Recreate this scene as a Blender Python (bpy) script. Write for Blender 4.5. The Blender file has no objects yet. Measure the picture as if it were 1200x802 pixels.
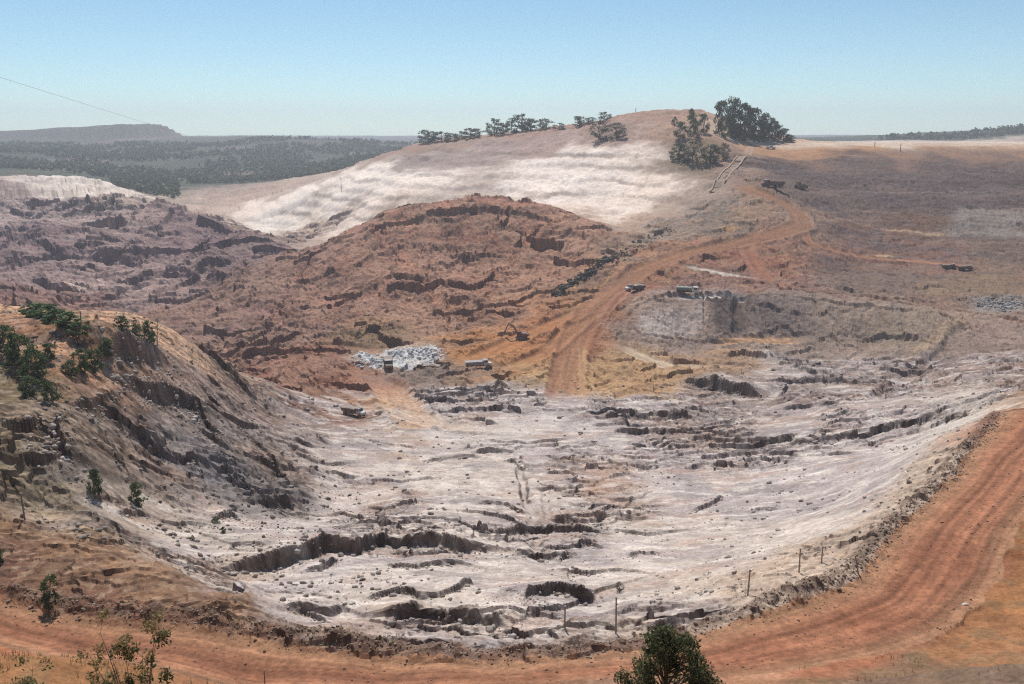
import bpy, bmesh, math, random
import numpy as np
from mathutils import Vector, Matrix, Euler

# ---------------------------------------------------------------- camera, sky, sun, exposure
scene = bpy.context.scene
COL = scene.collection
cam_d = bpy.data.cameras.new('camera'); cam = bpy.data.objects.new('camera', cam_d); COL.objects.link(cam)
cam.location = (0, 0, 100); cam.rotation_euler = (math.radians(90 - 13.5), 0, 0)
cam_d.sensor_width = 36.0; cam_d.lens = 36.0 * 1039.0 / 1200.0
cam_d.clip_start = 0.3; cam_d.clip_end = 20000
scene.camera = cam

SUN_AZ = math.radians(-14)        # from straight ahead (+Y), towards the left
SUN_EL = math.radians(57)
world = bpy.data.worlds.new('World'); scene.world = world; world.use_nodes = True
wn = world.node_tree.nodes; wl = world.node_tree.links
sky = wn.new('ShaderNodeTexSky'); sky.sky_type = 'NISHITA'; sky.sun_disc = False
sky.sun_elevation = SUN_EL; sky.sun_rotation = SUN_AZ
sky.altitude = 900; sky.air_density = 0.8; sky.dust_density = 0.15; sky.ozone_density = 2.5
tn = wn.new('ShaderNodeMix'); tn.data_type = 'RGBA'; tn.blend_type = 'MULTIPLY'; tn.inputs[0].default_value = 1.0
tn.inputs[7].default_value = (0.85, 1.0, 0.95, 1)          # camera white balance
wl.new(sky.outputs[0], tn.inputs[6]); wl.new(tn.outputs[2], wn['Background'].inputs[0]); wn['Background'].inputs[1].default_value = 0.104

sd = bpy.data.lights.new('sun', 'SUN'); sun = bpy.data.objects.new('sun', sd); COL.objects.link(sun)
sd.energy = 4.6; sd.angle = math.radians(0.55); sd.color = (1.0, 0.945, 0.87)
sdir = Vector((math.sin(SUN_AZ) * math.cos(SUN_EL), math.cos(SUN_AZ) * math.cos(SUN_EL), math.sin(SUN_EL)))
sun.rotation_euler = sdir.to_track_quat('Z', 'Y').to_euler(); sun.location = (-100, 100, 300)
scene.cycles.use_denoising = False; scene.cycles.pixel_filter_type = 'BLACKMAN_HARRIS'; scene.cycles.filter_width = 1.2
scene.cycles.max_bounces = 5; scene.cycles.diffuse_bounces = 3; scene.cycles.volume_bounces = 1; scene.cycles.sample_clamp_indirect = 4.0
vs = scene.view_settings
vs.view_transform = 'Standard'; vs.look = 'None'; vs.exposure = 0.08; vs.gamma = 1.0; vs.use_curve_mapping = False

# ---------------------------------------------------------------- noise
_rng = np.random.RandomState(4)
_PERM = _rng.permutation(2048).astype(np.int32)
_ANG = _rng.rand(2048) * 2 * math.pi
_GX = np.cos(_ANG).astype(np.float32); _GY = np.sin(_ANG).astype(np.float32)
_U = _rng.rand(3, 2048).astype(np.float32)

def _hash(ix, iy, seed):
    return _PERM[(_PERM[(ix + seed * 131) & 2047] + iy) & 2047]

def perlin(x, y, seed=0):
    x = np.asarray(x, np.float32); y = np.asarray(y, np.float32)
    ix = np.floor(x); iy = np.floor(y)
    fx = x - ix; fy = y - iy
    ix = ix.astype(np.int32); iy = iy.astype(np.int32)
    u = fx * fx * fx * (fx * (fx * 6 - 15) + 10); v = fy * fy * fy * (fy * (fy * 6 - 15) + 10)
    p0 = _PERM[(ix + seed * 131) & 2047]; p1 = _PERM[(ix + 1 + seed * 131) & 2047]
    def g(p, dx, dy):
        h = _PERM[(p + iy + dy) & 2047]
        return _GX[h] * (fx - dx) + _GY[h] * (fy - dy)
    a = g(p0, 0, 0); b = g(p1, 1, 0); c = g(p0, 0, 1); d = g(p1, 1, 1)
    return ((a + (b - a) * u) * (1 - v) + (c + (d - c) * u) * v) * np.float32(1.5)

def fbm(x, y, scale, octaves=4, seed=0, gain=0.5):
    s = 0.0; a = 1.0; f = 1.0 / scale
    for k in range(octaves):
        s = s + a * perlin(x * f, y * f, seed + k * 17)
        a *= gain; f *= 2.03
    return s

def ridged(x, y, scale, octaves=4, seed=0, gain=0.55):
    s = 0.0; a = 1.0; f = 1.0 / scale
    for k in range(octaves):
        s = s + a * (1 - 2 * np.abs(perlin(x * f, y * f, seed + k * 31)))
        a *= gain; f *= 2.1
    return s

def voronoi(x, y, seed=0):
    """distance to nearest and second nearest cell centre, id of the nearest cell, offset from its centre"""
    x = np.asarray(x, np.float32); y = np.asarray(y, np.float32)
    ix = np.floor(x).astype(np.int32); iy = np.floor(y).astype(np.int32)
    f1 = np.full(x.shape, 9.0, np.float32); f2 = f1.copy()
    cid = np.zeros(x.shape, np.int32); ox = np.zeros_like(x); oy = np.zeros_like(x)
    for dx in (-1, 0, 1):
        for dy in (-1, 0, 1):
            h = _hash(ix + dx, iy + dy, seed)
            qx = x - (ix + dx + 0.1 + 0.8 * _U[0][h]); qy = y - (iy + dy + 0.1 + 0.8 * _U[1][h])
            d = np.hypot(qx, qy)
            m = d < f1
            f2 = np.where(m, f1, np.minimum(f2, d))
            f1 = np.where(m, d, f1); cid = np.where(m, h, cid)
            ox = np.where(m, qx, ox); oy = np.where(m, qy, oy)
    return f1, f2, cid, ox, oy

def slabs(x, y, period, seed, stretch=3.0, wob=0.9):
    """slumped blocks: going away a sharp step up, then a tread that falls back; runs are irregular and die out"""
    ph = y / period + wob * fbm(x / stretch, y, period * 2.2, 3, seed) + 0.35 * fbm(x / stretch, y, period * 0.7, 2, seed + 3)
    k = np.floor(ph); f = ph - k
    amp = np.clip(0.55 + 1.3 * perlin(x / (period * stretch * 1.6), k * 7.31, seed + 5), 0, 1.4)
    return (sstep(0.0, 0.07, f) * (1 - f) - 0.45) * amp, amp * (1 - sstep(0.02, 0.10, f))

def facets(x, y, scale, seed, sx=1.0):
    """angular broken ground: every cell is a tilted plane of its own"""
    wx = x / sx + 0.35 * scale * fbm(x, y, scale * 0.9, 2, seed + 1); wy = y + 0.35 * scale * fbm(x, y, scale * 0.9, 2, seed + 2)
    f1, f2, cid, ox, oy = voronoi(wx / scale, wy / scale, seed)
    return scale * (0.16 * (_U[0][cid] - 0.5) + 0.55 * (_U[1][cid] - 0.5) * ox + 0.55 * (_U[2][cid] - 0.5) * oy)

def sstep(a, b, x):
    t = np.clip((x - a) / (b - a), 0, 1)
    return t * t * (3 - 2 * t)

# ---------------------------------------------------------------- base landform from surveyed spot heights (x, y, z)
def dom(x, y):
    r = np.hypot(x, y + 40.0) + 1e-6
    return np.arctan2(x, y + 40.0) * 1.25, np.log(r)

class Land:
    def __init__(self, pts):
        self.p = np.array([q[:3] for q in pts], float)
        self.a, self.b = dom(self.p[:, 0], self.p[:, 1])
        n = len(self.a)
        K = np.sqrt((self.a[:, None] - self.a[None]) ** 2 + (self.b[:, None] - self.b[None]) ** 2 + 0.03 ** 2)
        A = np.zeros((n + 3, n + 3)); A[:n, :n] = K - np.eye(n) * 0.004
        A[:n, n] = 1; A[:n, n + 1] = self.a; A[:n, n + 2] = self.b
        A[n, :n] = 1; A[n + 1, :n] = self.a; A[n + 2, :n] = self.b
        self.w = np.linalg.solve(A, np.concatenate([self.p[:, 2], np.zeros(3)]))
    def z(self, x, y):
        x = np.asarray(x, float); y = np.asarray(y, float)
        sh = x.shape; a, b = dom(x.ravel(), y.ravel())
        n = len(self.a)
        o = self.w[n] + self.w[n + 1] * a + self.w[n + 2] * b
        for s in range(0, len(a), 40000):
            aa = a[s:s + 40000, None].astype(np.float32); bb = b[s:s + 40000, None].astype(np.float32)
            K = np.sqrt((aa - self.a[None].astype(np.float32)) ** 2 + (bb - self.b[None].astype(np.float32)) ** 2 + np.float32(0.0009))
            o[s:s + 40000] += K @ self.w[:n].astype(np.float32)
        return o.reshape(sh)

# ---------------------------------------------------------------- survey of the place, metres; spot heights carry a soil zone and soil colour
SPOTS = [
    (-60, 0, 98.3, 'H', 150, 116, 84),
    (-60, -35, 101, 'H', 150, 116, 84),
    (-60.0, 28, 77.5, 'H', 150, 116, 84),
    (-60, 52, 60, 'H', 150, 116, 84),
    (-25, 0, 98.3, 'H', 150, 116, 84),
    (-25, -35, 101, 'H', 150, 116, 84),
    (-25.0, 28, 77.5, 'H', 150, 116, 84),
    (-25, 52, 60, 'H', 150, 116, 84),
    (0, 0, 98.3, 'H', 150, 116, 84),
    (0, -35, 101, 'H', 150, 116, 84),
    (0.0, 28, 77.5, 'H', 150, 116, 84),
    (0, 52, 60, 'H', 150, 116, 84),
    (25, 0, 98.3, 'H', 150, 116, 84),
    (25, -35, 101, 'H', 150, 116, 84),
    (25.0, 28, 77.5, 'H', 150, 116, 84),
    (25, 52, 60, 'H', 150, 116, 84),
    (60, 0, 98.3, 'H', 150, 116, 84),
    (60, -35, 101, 'H', 150, 116, 84),
    (60.0, 28, 77.5, 'H', 150, 116, 84),
    (60, 52, 60, 'H', 150, 116, 84),
    (-150, 0, 95, 'H', 150, 116, 84),
    (150, 0, 95, 'H', 150, 116, 84),
    (0, -39, 102, 'H', 150, 116, 84),
    (110, 40, 74, 'H', 150, 116, 84),
    (-110, 40, 74, 'H', 150, 116, 84),
    (-39.3, 60.1, 59.1, 'H', 160, 116, 78),
    (41.6, 63.6, 56.6, 'H', 130, 108, 92),
    (-43.7, 74.7, 51.4, 'H', 164, 118, 80),
    (42.2, 76.0, 48.0, 'H', 140, 112, 88),
    (-56.6, 87.9, 46.0, 'R', 165, 108, 78),
    (-46.1, 85.3, 45.0, 'R', 165, 108, 78),
    (-26.6, 81.5, 45.0, 'R', 160, 112, 80),
    (-13.3, 81.5, 45.0, 'R', 150, 105, 78),
    (0.0, 82.2, 45.0, 'R', 150, 105, 78),
    (18.4, 85.3, 45.0, 'R', 165, 115, 85),
    (33.4, 88.6, 45.0, 'R', 165, 108, 80),
    (47.3, 99.0, 45.0, 'R', 158, 102, 76),
    (57.9, 110.5, 45.0, 'R', 155, 100, 76),
    (73.9, 127.9, 45.0, 'R', 150, 98, 72),
    (92.1, 150.8, 45.0, 'R', 150, 96, 70),
    (103.3, 170.8, 45.0, 'R', 150, 98, 74),
    (94.2, 160.2, 45.0, 'R', 150, 98, 74),
    (52.4, 88.7, 45.5, 'H', 172, 124, 86),
    (62.5, 98.1, 45.5, 'H', 176, 126, 84),
    (51.6, 82.2, 46.5, 'H', 164, 120, 86),
    (69.1, 109.9, 45.3, 'H', 166, 114, 76),
    (96.1, 133.5, 45.5, 'R', 165, 108, 78),
    (124.3, 176.6, 45.0, 'R', 165, 108, 78),
    (79.0, 100.5, 50.0, 'H', 190, 150, 110),
    (155.2, 208.1, 46.0, 'H', 190, 150, 110),
    (124.0, 136.6, 56.0, 'H', 190, 150, 110),
    (170, 60, 66, 'H', 150, 116, 84),
    (-160, 60, 72, 'H', 150, 116, 84),
    (-66.4, 105.1, 45.3, 'M', 128, 92, 74),
    (-50.1, 98.5, 45.3, 'M', 128, 92, 74),
    (-36.5, 92.2, 45.3, 'M', 128, 92, 74),
    (-25.5, 87.6, 45.3, 'M', 128, 92, 74),
    (-15.8, 86.0, 44.8, 'M', 140, 112, 95),
    (-7.4, 85.1, 44.8, 'M', 140, 112, 95),
    (1.8, 85.1, 44.8, 'M', 140, 112, 95),
    (9.3, 86.0, 44.8, 'M', 140, 112, 95),
    (19.2, 89.2, 45.0, 'M', 200, 178, 156),
    (30.5, 95.4, 45.0, 'M', 200, 178, 156),
    (41.9, 101.6, 45.0, 'M', 200, 178, 156),
    (51.4, 113.1, 45.0, 'M', 200, 178, 156),
    (65.5, 129.5, 45.0, 'M', 200, 178, 156),
    (79.2, 146.5, 45.0, 'M', 200, 178, 156),
    (94.4, 165.4, 45.0, 'M', 200, 178, 156),
    (-71.9, 115.1, 46.0, 'M', 152, 118, 90),
    (-58.0, 108.5, 46.0, 'M', 152, 118, 90),
    (-46.5, 102.6, 46.0, 'M', 152, 118, 90),
    (-35.4, 95.2, 46.0, 'M', 152, 118, 90),
    (-81.4, 133.3, 51.4, 'B', 112, 98, 80),
    (-98.2, 163.8, 54.1, 'B', 105, 95, 74),
    (-109.7, 184.8, 55.8, 'B', 140, 104, 80),
    (-134.0, 227.6, 54.3, 'B', 170, 135, 105),
    (-122.7, 231.4, 52.9, 'B', 140, 110, 82),
    (-71.1, 133.0, 45.7, 'B', 120, 108, 92),
    (-77.0, 152.0, 47.8, 'B', 108, 94, 80),
    (-90.8, 171.9, 53.6, 'B', 132, 100, 78),
    (-108.5, 225.0, 51.9, 'B', 165, 128, 104),
    (-105.9, 244.8, 48.9, 'B', 172, 138, 112),
    (-87.8, 183.9, 52.3, 'B', 145, 112, 86),
    (-95.5, 241.6, 44.2, 'B', 165, 135, 110),
    (-88.3, 253.6, 34.2, 'B', 140, 118, 102),
    (-83.5, 209.6, 43.5, 'B', 120, 100, 90),
    (-82.3, 182.2, 45.2, 'B', 110, 88, 76),
    (-73.9, 182.4, 37.4, 'B', 112, 98, 92),
    (-71.9, 156.2, 39.7, 'B', 115, 100, 92),
    (-74.8, 211.9, 31.8, 'B', 118, 104, 100),
    (-78.2, 250.7, 21.9, 'B', 116, 100, 94),
    (-62.7, 205.2, 25.2, 'B', 112, 104, 102),
    (-60.9, 174.2, 28.9, 'B', 128, 122, 120),
    (-51.2, 177.1, 23.8, 'B', 112, 104, 100),
    (-64.5, 124.0, 42.5, 'B', 135, 118, 100),
    (-71.7, 128.3, 43.4, 'B', 140, 126, 110),
    (-51.5, 193.6, 24.1, 'B', 112, 98, 92),
    (-190, 180, 62, 'B', 118, 104, 90),
    (-200, 280, 50, 'B', 118, 104, 90),
    (-150, 130, 60, 'B', 118, 104, 90),
    (-330, 330, 45, 'B', 118, 104, 90),
    (-150, 330, 14, 'V', 118, 104, 90),
    (-110, 330, 8, 'V', 118, 104, 90),
    (-210, 400, 8, 'V', 118, 104, 90),
    (-62.7, 137.0, 36.5, 'P', 175, 158, 145),
    (-50.9, 131.4, 34.6, 'P', 195, 180, 168),
    (-52.2, 143.1, 32.0, 'P', 204, 190, 180),
    (-34.6, 108.9, 39.5, 'P', 190, 178, 174),
    (-25.6, 100.0, 40.9, 'P', 204, 190, 180),
    (-42.4, 114.6, 37.7, 'P', 190, 170, 155),
    (-38.4, 176.3, 20.3, 'P', 204, 190, 180),
    (-40.5, 143.7, 30.1, 'P', 204, 190, 180),
    (-28.3, 134.7, 31.4, 'P', 190, 178, 174),
    (-20.0, 93.2, 42.7, 'P', 190, 168, 150),
    (-10.0, 93.1, 42.2, 'P', 196, 178, 165),
    (0.0, 93.5, 42.0, 'P', 222, 208, 198),
    (10.2, 95.1, 42.1, 'P', 205, 188, 174),
    (18.5, 96.3, 42.6, 'P', 205, 188, 174),
    (-11.9, 112.5, 37.5, 'P', 204, 190, 180),
    (0.0, 114.3, 36.5, 'P', 204, 190, 180),
    (12.5, 118.3, 35.7, 'P', 204, 190, 180),
    (-14.5, 138.7, 31.0, 'P', 204, 190, 180),
    (0.0, 143.3, 28.7, 'P', 204, 190, 180),
    (15.1, 144.2, 28.2, 'P', 204, 190, 180),
    (27.3, 129.8, 32.4, 'P', 204, 190, 180),
    (37.0, 136.0, 32.3, 'P', 204, 190, 180),
    (48.3, 140.3, 33.4, 'P', 204, 190, 180),
    (-40.8, 198.6, 19.0, 'P', 204, 190, 180),
    (-28.4, 183.6, 21.0, 'P', 204, 190, 180),
    (-20.5, 199.5, 18.6, 'P', 204, 190, 180),
    (0.0, 200.4, 18.2, 'P', 204, 190, 180),
    (20.6, 200.4, 18.2, 'P', 196, 172, 158),
    (40.8, 198.6, 19.0, 'P', 190, 178, 174),
    (59.2, 192.0, 21.6, 'P', 190, 178, 174),
    (61.3, 159.9, 29.4, 'P', 190, 178, 174),
    (76.0, 176.5, 29.9, 'P', 190, 178, 174),
    (-47.4, 232.6, 15.2, 'P', 176, 160, 152),
    (-34.5, 242.7, 14.1, 'P', 186, 168, 154),
    (-14.9, 244.6, 13.5, 'P', 204, 190, 180),
    (0.0, 254.6, 12.6, 'P', 204, 190, 180),
    (14.0, 276.8, 10.9, 'P', 190, 178, 174),
    (23.9, 234.5, 14.5, 'P', 190, 178, 174),
    (52.0, 256.5, 12.0, 'P', 176, 160, 152),
    (75.6, 248.9, 14.6, 'P', 176, 160, 152),
    (93.9, 231.8, 20.4, 'P', 190, 178, 174),
    (104.9, 220.4, 24.3, 'P', 190, 178, 174),
    (90.1, 196.2, 26.3, 'P', 190, 178, 174),
    (121.4, 227.7, 29.1, 'P', 190, 178, 174),
    (77.0, 188.2, 27.3, 'P', 190, 178, 174),
    (-61.2, 251.8, 13.6, 'P', 150, 130, 120),
    (-59.0, 278.7, 10.2, 'P', 140, 104, 88),
    (-48.0, 298.5, 7.0, 'P', 178, 140, 108),
    (-29.4, 291.8, 9.1, 'P', 190, 178, 174),
    (-12.2, 305.0, 8.2, 'P', 190, 178, 174),
    (5.8, 289.0, 10.0, 'P', 190, 178, 174),
    (43.3, 287.1, 10.6, 'P', 190, 178, 174),
    (71.7, 285.1, 11.2, 'P', 160, 142, 132),
    (96.3, 273.7, 14.8, 'P', 158, 140, 132),
    (116.1, 256.4, 20.1, 'P', 176, 160, 152),
    (144.4, 288.4, 16.2, 'P', 168, 150, 140),
    (147.9, 254.8, 26.0, 'P', 165, 142, 128),
    (124.2, 206.0, 36.9, 'P', 170, 140, 115),
    (116.2, 333.2, 10.1, 'P', 165, 150, 142),
    (139.5, 333.2, 10.1, 'P', 168, 150, 142),
    (162.7, 333.6, 11.7, 'P', 135, 118, 112),
    (180.6, 324.3, 15.8, 'P', 150, 128, 120),
    (187.7, 314.6, 18.4, 'P', 150, 122, 112),
    (202.1, 289.8, 21.8, 'P', 150, 122, 112),
    (-89.7, 333.2, 10.1, 'W', 128, 92, 78),
    (-70.3, 319.5, 8.8, 'W', 130, 92, 76),
    (-98.2, 327.6, 8.2, 'W', 125, 92, 80),
    (-54.8, 321.7, 4.9, 'W', 135, 96, 80),
    (-91.2, 382.8, 2.6, 'W', 135, 100, 84),
    (-120.0, 418.2, 0.0, 'W', 130, 108, 98),
    (-46.5, 359.7, 4.8, 'U', 185, 165, 145),
    (-33.9, 339.2, 5.0, 'U', 140, 122, 110),
    (-13.9, 349.6, 5.7, 'U', 165, 128, 98),
    (7.0, 353.9, 6.3, 'U', 178, 132, 92),
    (13.0, 324.9, 5.6, 'U', 184, 152, 112),
    (34.3, 343.8, 7.2, 'U', 176, 140, 102),
    (49.7, 331.5, 7.1, 'U', 182, 146, 108),
    (37.7, 313.0, 7.4, 'U', 186, 150, 112),
    (62.0, 346.2, 8.4, 'U', 180, 148, 115),
    (86.6, 348.5, 9.6, 'U', 172, 142, 116),
    (-14.8, 374.0, 8.7, 'U', 180, 128, 86),
    (7.5, 381.7, 10.7, 'U', 172, 118, 82),
    (29.6, 373.5, 10.7, 'U', 160, 110, 80),
    (52.3, 377.8, 11.6, 'C', 142, 124, 114),
    (74.7, 377.4, 9.8, 'C', 142, 124, 114),
    (100.3, 375.4, 10.3, 'C', 135, 118, 108),
    (133.1, 373.5, 10.7, 'C', 138, 122, 112),
    (163.7, 367.6, 12.1, 'C', 140, 122, 108),
    (180.6, 357.5, 12.7, 'C', 128, 110, 102),
    (210.8, 355.0, 15.1, 'C', 138, 116, 106),
    (58.3, 396.7, 21.9, 'C', 150, 130, 118),
    (68.9, 402.3, 23.7, 'C', 150, 132, 122),
    (79.1, 404.4, 24.1, 'C', 150, 132, 122),
    (93.2, 405.5, 24.1, 'C', 140, 122, 114),
    (107.1, 405.5, 24.1, 'C', 120, 104, 98),
    (124.3, 403.4, 23.9, 'C', 132, 116, 108),
    (141.4, 401.1, 23.1, 'C', 140, 122, 112),
    (159.8, 397.8, 22.1, 'C', 142, 124, 112),
    (177.1, 392.4, 20.8, 'C', 144, 126, 110),
    (197.7, 386.4, 17.4, 'C', 144, 122, 106),
    (229.8, 389.3, 16.8, 'C', 140, 116, 102),
    (87.8, 377.4, 9.8, 'C', 138, 120, 110),
    (117.0, 375.3, 9.9, 'C', 138, 122, 112),
    (151.1, 372.3, 10.2, 'C', 138, 120, 108),
    (82.4, 421.8, 23.3, 'U', 146, 112, 98),
    (111.7, 423.8, 23.4, 'U', 146, 110, 96),
    (148.3, 421.6, 22.5, 'U', 142, 112, 100),
    (46.8, 396.2, 15.3, 'U', 160, 112, 84),
    (35.9, 406.9, 17.1, 'U', 160, 112, 84),
    (60.6, 444.2, 22.7, 'U', 152, 110, 92),
    (86.6, 444.2, 22.7, 'U', 146, 112, 98),
    (112.1, 442.3, 23.1, 'U', 146, 110, 96),
    (142.3, 442.3, 23.1, 'U', 146, 112, 100),
    (169.4, 433.4, 20.3, 'U', 140, 116, 102),
    (207.9, 424.5, 17.7, 'U', 140, 114, 98),
    (241.3, 417.2, 17.1, 'U', 135, 118, 110),
    (93.9, 485.6, 32.2, 'U', 158, 116, 92),
    (72.4, 466.1, 28.1, 'U', 166, 120, 90),
    (130.7, 482.1, 30.4, 'U', 155, 108, 88),
    (148.7, 514.8, 38.1, 'U', 165, 120, 95),
    (129.5, 539.6, 42.9, 'U', 140, 122, 108),
    (166.9, 509.2, 36.3, 'U', 150, 112, 95),
    (179.3, 550.8, 46.9, 'U', 146, 120, 104),
    (154.1, 576.9, 52.7, 'U', 158, 128, 106),
    (126.2, 573.6, 47.5, 'U', 140, 124, 112),
    (85.9, 524.8, 36.9, 'U', 150, 132, 116),
    (57.7, 497.5, 30.5, 'U', 150, 126, 108),
    (173.2, 607.6, 60.4, 'U', 150, 120, 102),
    (160.2, 650.5, 68.0, 'U', 140, 116, 104),
    (40.7, 464.5, 21.5, 'U', 150, 118, 98),
    (21.2, 432.4, 16.2, 'U', 165, 120, 88),
    (194.4, 501.9, 27.5, 'D', 166, 134, 120),
    (231.0, 496.4, 25.9, 'D', 162, 132, 120),
    (194.5, 465.0, 23.7, 'D', 146, 124, 112),
    (254.1, 475.5, 24.3, 'D', 162, 142, 124),
    (262.3, 456.1, 20.7, 'D', 164, 142, 124),
    (215.6, 561.0, 37.9, 'D', 148, 124, 112),
    (262.4, 569.7, 39.7, 'D', 138, 114, 98),
    (297.5, 563.0, 37.7, 'D', 140, 126, 116),
    (306.1, 528.6, 31.3, 'D', 142, 126, 114),
    (207.9, 605.1, 50.3, 'D', 128, 110, 102),
    (270.1, 615.2, 49.5, 'D', 118, 102, 94),
    (324.0, 617.2, 49.3, 'D', 126, 112, 108),
    (219.2, 681.0, 66.5, 'D', 110, 97, 94),
    (281.6, 675.2, 63.6, 'D', 112, 98, 94),
    (347.2, 678.2, 63.5, 'D', 112, 98, 94),
    (381.1, 669.3, 60.8, 'D', 112, 98, 94),
    (202.1, 713.8, 74.8, 'D', 112, 98, 92),
    (283.0, 750.4, 77.0, 'D', 108, 95, 93),
    (353.7, 750.4, 77.0, 'D', 108, 95, 93),
    (424.4, 750.4, 77.0, 'D', 108, 95, 93),
    (530.6, 750.4, 77.0, 'D', 112, 98, 94),
    (389.8, 539.8, 35.1, 'D', 112, 98, 94),
    (303.2, 412.3, 18.1, 'D', 150, 118, 100),
    (519.7, 603.8, 44.7, 'D', 112, 98, 94),
    (209.9, 768.5, 79.6, 'L', 172, 130, 98),
    (214.9, 787.9, 83.5, 'L', 176, 134, 100),
    (221.9, 814.2, 85.9, 'L', 205, 185, 165),
    (267.9, 983.7, 85.2, 'L', 214, 198, 184),
    (362.8, 1332.6, 82.1, 'L', 205, 188, 176),
    (260.6, 768.5, 79.6, 'L', 172, 130, 98),
    (266.8, 787.9, 83.5, 'L', 176, 134, 100),
    (275.5, 814.2, 85.9, 'L', 205, 185, 165),
    (332.6, 983.7, 85.2, 'L', 214, 198, 184),
    (450.4, 1332.6, 82.1, 'L', 205, 188, 176),
    (318.5, 768.5, 79.6, 'L', 172, 130, 98),
    (326.1, 787.9, 83.5, 'L', 176, 134, 100),
    (336.7, 814.2, 85.9, 'L', 205, 185, 165),
    (406.5, 983.7, 85.2, 'L', 214, 198, 184),
    (550.5, 1332.6, 82.1, 'L', 205, 188, 176),
    (376.4, 768.5, 79.6, 'L', 172, 130, 98),
    (385.4, 787.9, 83.5, 'L', 176, 134, 100),
    (397.9, 814.2, 85.9, 'L', 205, 185, 165),
    (480.5, 983.7, 85.2, 'L', 214, 198, 184),
    (650.6, 1332.6, 82.1, 'L', 205, 188, 176),
    (434.3, 768.5, 79.6, 'L', 172, 130, 98),
    (444.7, 787.9, 83.5, 'L', 176, 134, 100),
    (459.1, 814.2, 85.9, 'L', 205, 185, 165),
    (554.4, 983.7, 85.2, 'L', 214, 198, 184),
    (750.7, 1332.6, 82.1, 'L', 205, 188, 176),
    (521.1, 768.5, 79.6, 'L', 172, 130, 98),
    (533.6, 787.9, 83.5, 'L', 176, 134, 100),
    (550.9, 814.2, 85.9, 'L', 205, 185, 165),
    (665.3, 983.7, 85.2, 'L', 214, 198, 184),
    (900.9, 1332.6, 82.1, 'L', 205, 188, 176),
    (818.1, 1024.3, 82.7, 'L', 190, 170, 150),
    (721.8, 766.5, 80.0, 'D', 112, 98, 94),
    (138.6, 929.9, 118.2, 'T', 150, 122, 108),
    (87.6, 937.8, 108.1, 'T', 150, 122, 108),
    (44.8, 956.8, 101.4, 'T', 150, 122, 110),
    (0.0, 975.8, 95.2, 'T', 148, 122, 110),
    (-46.7, 995.3, 90.5, 'T', 150, 126, 112),
    (-101.1, 1024.7, 84.6, 'T', 146, 120, 106),
    (-173.4, 1081.7, 64.8, 'T', 150, 132, 122),
    (-214.2, 1077.4, 47.0, 'T', 160, 142, 130),
    (186.3, 909.3, 117.8, 'T', 150, 120, 104),
    (223.5, 885.1, 102.9, 'T', 185, 158, 138),
    (245.4, 872.5, 93.3, 'T', 180, 150, 128),
    (163.8, 758.8, 90.7, 'T', 140, 112, 92),
    (134.7, 713.8, 74.8, 'T', 120, 104, 90),
    (148.3, 681.0, 66.5, 'T', 135, 116, 104),
    (171.3, 727.7, 81.0, 'T', 150, 122, 104),
    (133.4, 790.4, 93.9, 'T', 150, 122, 106),
    (92.4, 821.2, 93.7, 'T', 152, 128, 116),
    (32.3, 860.4, 85.5, 'T', 152, 130, 122),
    (-33.5, 889.2, 76.8, 'T', 148, 130, 124),
    (-85.7, 907.6, 68.0, 'T', 148, 132, 126),
    (100.4, 761.4, 80.2, 'T', 214, 198, 186),
    (57.9, 766.0, 69.4, 'T', 224, 210, 200),
    (14.5, 764.3, 62.4, 'T', 222, 208, 198),
    (67.4, 709.1, 55.2, 'T', 226, 212, 202),
    (109.3, 677.5, 60.3, 'T', 216, 198, 184),
    (26.9, 708.3, 51.9, 'T', 220, 206, 196),
    (-29.5, 776.3, 56.7, 'T', 180, 164, 154),
    (-75.1, 791.0, 53.7, 'T', 220, 206, 196),
    (-130.9, 862.0, 49.5, 'T', 218, 206, 196),
    (-169.4, 891.1, 42.0, 'T', 226, 212, 202),
    (-223.8, 939.0, 27.4, 'T', 226, 212, 202),
    (-277.2, 967.1, 16.0, 'T', 218, 202, 190),
    (74.5, 649.8, 43.6, 'T', 218, 202, 190),
    (106.5, 620.3, 49.1, 'T', 165, 146, 130),
    (58.3, 608.2, 37.4, 'T', 180, 152, 132),
    (78.8, 586.3, 36.2, 'T', 158, 134, 120),
    (-86.0, 753.4, 46.7, 'T', 212, 194, 180),
    (-138.6, 805.9, 30.0, 'T', 218, 202, 190),
    (-207.9, 904.7, 12.9, 'T', 180, 165, 150),
    (41.4, 636.0, 41.8, 'T', 205, 186, 172),
    (127.0, 605.8, 53.1, 'T', 150, 132, 120),
    (40.2, 522.7, 41.2, 'W', 154, 120, 102),
    (47.9, 485.6, 32.2, 'W', 152, 118, 98),
    (35.7, 547.0, 43.7, 'W', 156, 122, 104),
    (-229.5, 902.4, 3.6, 'T', 218, 210, 202),
    (-240.0, 861.2, 3.1, 'T', 206, 196, 186),
    (-173.6, 821.5, 9.1, 'V', 150, 134, 122),
    (-60, 690, 26, 'T', 165, 146, 132),
    (-110, 720, 10, 'T', 165, 146, 132),
    (-150, 690, 5, 'T', 165, 146, 132),
    (-20, 665, 42, 'T', 165, 146, 132),
    (-60, 1250, 70, 'T', 165, 146, 132),
    (200, 1150, 85, 'T', 165, 146, 132),
    (120, 1300, 80, 'T', 165, 146, 132),
    (-250, 1350, 40, 'T', 165, 146, 132),
    (-71.6, 625.0, 47.5, 'W', 152, 118, 98),
    (-23.9, 628.3, 52.6, 'W', 150, 112, 96),
    (11.6, 609.6, 51.7, 'W', 150, 112, 96),
    (29.9, 568.6, 47.9, 'W', 156, 120, 100),
    (-100.1, 614.2, 36.7, 'W', 146, 112, 96),
    (-127.5, 600.7, 23.1, 'W', 140, 110, 98),
    (-155.0, 570.6, 13.7, 'W', 134, 108, 98),
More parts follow.
